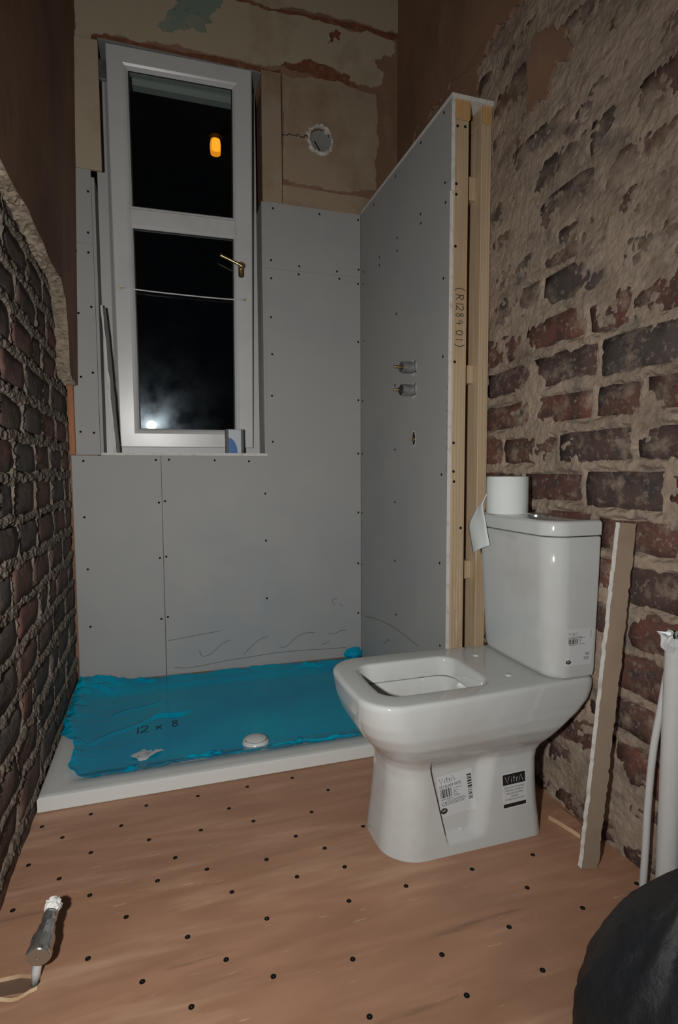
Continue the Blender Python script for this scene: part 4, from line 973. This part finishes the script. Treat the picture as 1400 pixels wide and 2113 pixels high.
# waste pipe with a torn plastic cover, and a thin hose
wpipe = thing('waste_pipe', (1.300, -1.563, 0), 'thick white plastic waste pipe standing by the right wall', 'pipe')
obj('pipe', lathe([(.021, .0), (.021, .560), (.0185, .560), (.0185, .0)], (1.300, -1.563, .001), (0, 0, 1), 36), 'pvc_white', wpipe)
r = np.random.default_rng(2); V, F = [], []; n = 26
for i in range(n):
    t = 2*math.pi*i/n
    for rad, z in ((.0216, .545), (.0235+abs(r.normal())*.004, .562+r.normal()*.004), (.022+r.normal()*.006, .578+r.normal()*.005), (.010+r.normal()*.003, .574+r.normal()*.005)): V.append((1.300+rad*math.cos(t), -1.563+rad*math.sin(t), z))
for i in range(n):
    j = (i+1) % n
    for k in range(3): F.append((4*i+k, 4*j+k, 4*j+k+1, 4*i+k+1))
obj('torn_cover', mesh('cover', V, F), 'label_white', wpipe, 'torn white plastic over the pipe end')
tag(obj('thin_hose', tube(spline([(1.300, -1.505, .0045), (1.297, -1.511, .10), (1.296, -1.514, .20), (1.299, -1.519, .32), (1.305, -1.529, .42), (1.312, -1.535, .50)], 8), .0075, 14), 'pvc_white'), 'thin white hose bent upright beside the thick waste pipe', 'hose')

# rubbish bag
def bag():
    nu, nv = 96, 64; th, ph = np.meshgrid(np.linspace(0, 2*math.pi, nu, endpoint=False), np.linspace(0, 1, nv), indexing='ij')
    prof = np.minimum(1, .80+4*ph)*np.clip(1-ph**2, 1e-4, 1)**1.05*np.where(ph > 0, 1, .03); zz = ph*.34
    a, b = np.cos(th), np.sin(th)
    fold = (fbm(th*1.2/1, zz*2.2, 2.2, 5, 4)-.5)*.16; seam = vnoise(np.minimum(th, 2*math.pi-th)*1.0, zz*3.5, 2.6, 9)-.5
    R_ = .190*prof*(1+fold+seam*.12)
    rid = np.abs(fbm(a*1.3+3, b*1.3+zz*5, 3.4, 15, 3)-.5); R_ = R_+.030*(.12-np.clip(rid, 0, .12))*prof
    X = 1.09+R_*a; Y = -1.82+R_*b; Z = zz*(1+(fbm(a+2, b+2, 2, 25, 3)-.5)*.15)
    P = np.stack([X, Y, Z], -1).reshape(-1, 3); me = bpy.data.meshes.new('bag'); F = []
    for i in range(nu):
        for j in range(nv-1): k = (i+1) % nu; F.append((i*nv+j, k*nv+j, k*nv+j+1, i*nv+j+1))
    P[:, 2] += .001
    return mesh('bag', P, F, True)
bg = thing('rubbish_bag', (1.09, -1.82, 0), 'bulging black plastic rubbish bag on the floor before the waste pipe', 'bag')
obj('bag_body', bag(), 'bag_black', bg)
obj('bag_knot', lathe([(.012, 0), (.020, .012), (.011, .026), (.026, .05), (.034, .075)], (1.09, -1.82, .325), (.1, 0, 1), 14), 'bag_black', bg)

# ================================================================== PIPE END IN THE FLOOR SLOT
pv = thing('capped_pipe_valve', (.096, -1.343, 0), 'chrome valve with white tape on its tip, rising from the floor slot', 'valve')
ax = Vector((.010, .097, .022)).normalized(); fc = Vector((.1085, -1.356, .055))
obj('plastic_pipe', tube([(.098, -1.338, -.008), (.101, -1.338, .015), (.106, -1.337, .040), (.108, -1.334, .058)], .0078, 16), 'pvc_white', pv)
vb = obj('valve_body', lathe([(.0, .0), (.0200, .0), (.0214, .002), (.0216, .008), (.0198, .014), (.0205, .028), (.0196, .034), (.0172, .037), (.0158, .046), (.0150, .048), (.0150, .053), (.0125, .056), (.0120, .064), (.0132, .066), (.0132, .076), (.0110, .079), (.0115, .086), (.0105, .090)], fc, ax, 24), 'chrome', pv)
obj('end_cap', lathe([(.0, .0), (.0190, .0), (.0190, .0016), (.0, .0016)], fc-ax*.0016, ax, 24), 'cap_floor_tint', vb)
obj('cap_screw', lathe([(.0038, 0), (.0030, .0018)], fc-ax*.0016, -ax, 10), 'chrome', vb)
V, F = [], []; r = np.random.default_rng(6); nr, ns = 9, 18; ta = ax.orthogonal().normalized(); tb = ax.cross(ta)
for j in range(nr):
    t = j/(nr-1); rad = .0150*math.sin(math.pi*(.18+.78*t))**.6
    for i in range(ns): th = 2*math.pi*i/ns; V.append(fc+ax*(.082+.030*t)+(ta*math.cos(th)+tb*math.sin(th))*rad*(1+r.normal()*.10))
for j in range(nr-1):
    for i in range(ns): k = (i+1) % ns; F.append((j*ns+i, j*ns+k, (j+1)*ns+k, (j+1)*ns+i))
F += [tuple(range(ns))[::-1], tuple((nr-1)*ns+i for i in range(ns))]
obj('tape_wrap', mesh('tape', V, F), 'tape_white', pv, 'bunched white thread tape')

# ================================================================== OUTSIDE
sl = thing('street_lamp', (1.45, 8.0, -3.5), 'amber street lamp glowing outside the upper window pane', 'street lamp')
obj('lamp_glass', lathe([(.02, -.15), (.085, -.12), (.095, -.04), (.095, .05), (.08, .12), (.02, .15)], (1.382, 8.0, 6.555), (0, 0, 1), 20), 'lamp_amber', sl)
obj('lamp_bulb', lathe([(.02, -.125), (.068, -.09), (.072, .0), (.068, .07), (.02, .10)], (1.382, 7.93, 6.56), (0, 0, 1), 20), 'lamp_amber_bright', sl)
obj('lamp_hood', lathe([(.12, .0), (.12, .02), (.05, .09), (.0, .10)], (1.382, 8.0, 6.72), (0, 0, 1), 20), 'iron_dark', sl)
obj('lamp_post', tube(spline([(2.6, 8.0, -3.5), (2.6, 8.0, 2.0), (2.6, 8.0, 6.0), (2.3, 8.0, 6.75), (1.7, 8.0, 6.85), (1.382, 8.0, 6.78)], 6), .05, 12), 'iron_dark', sl)
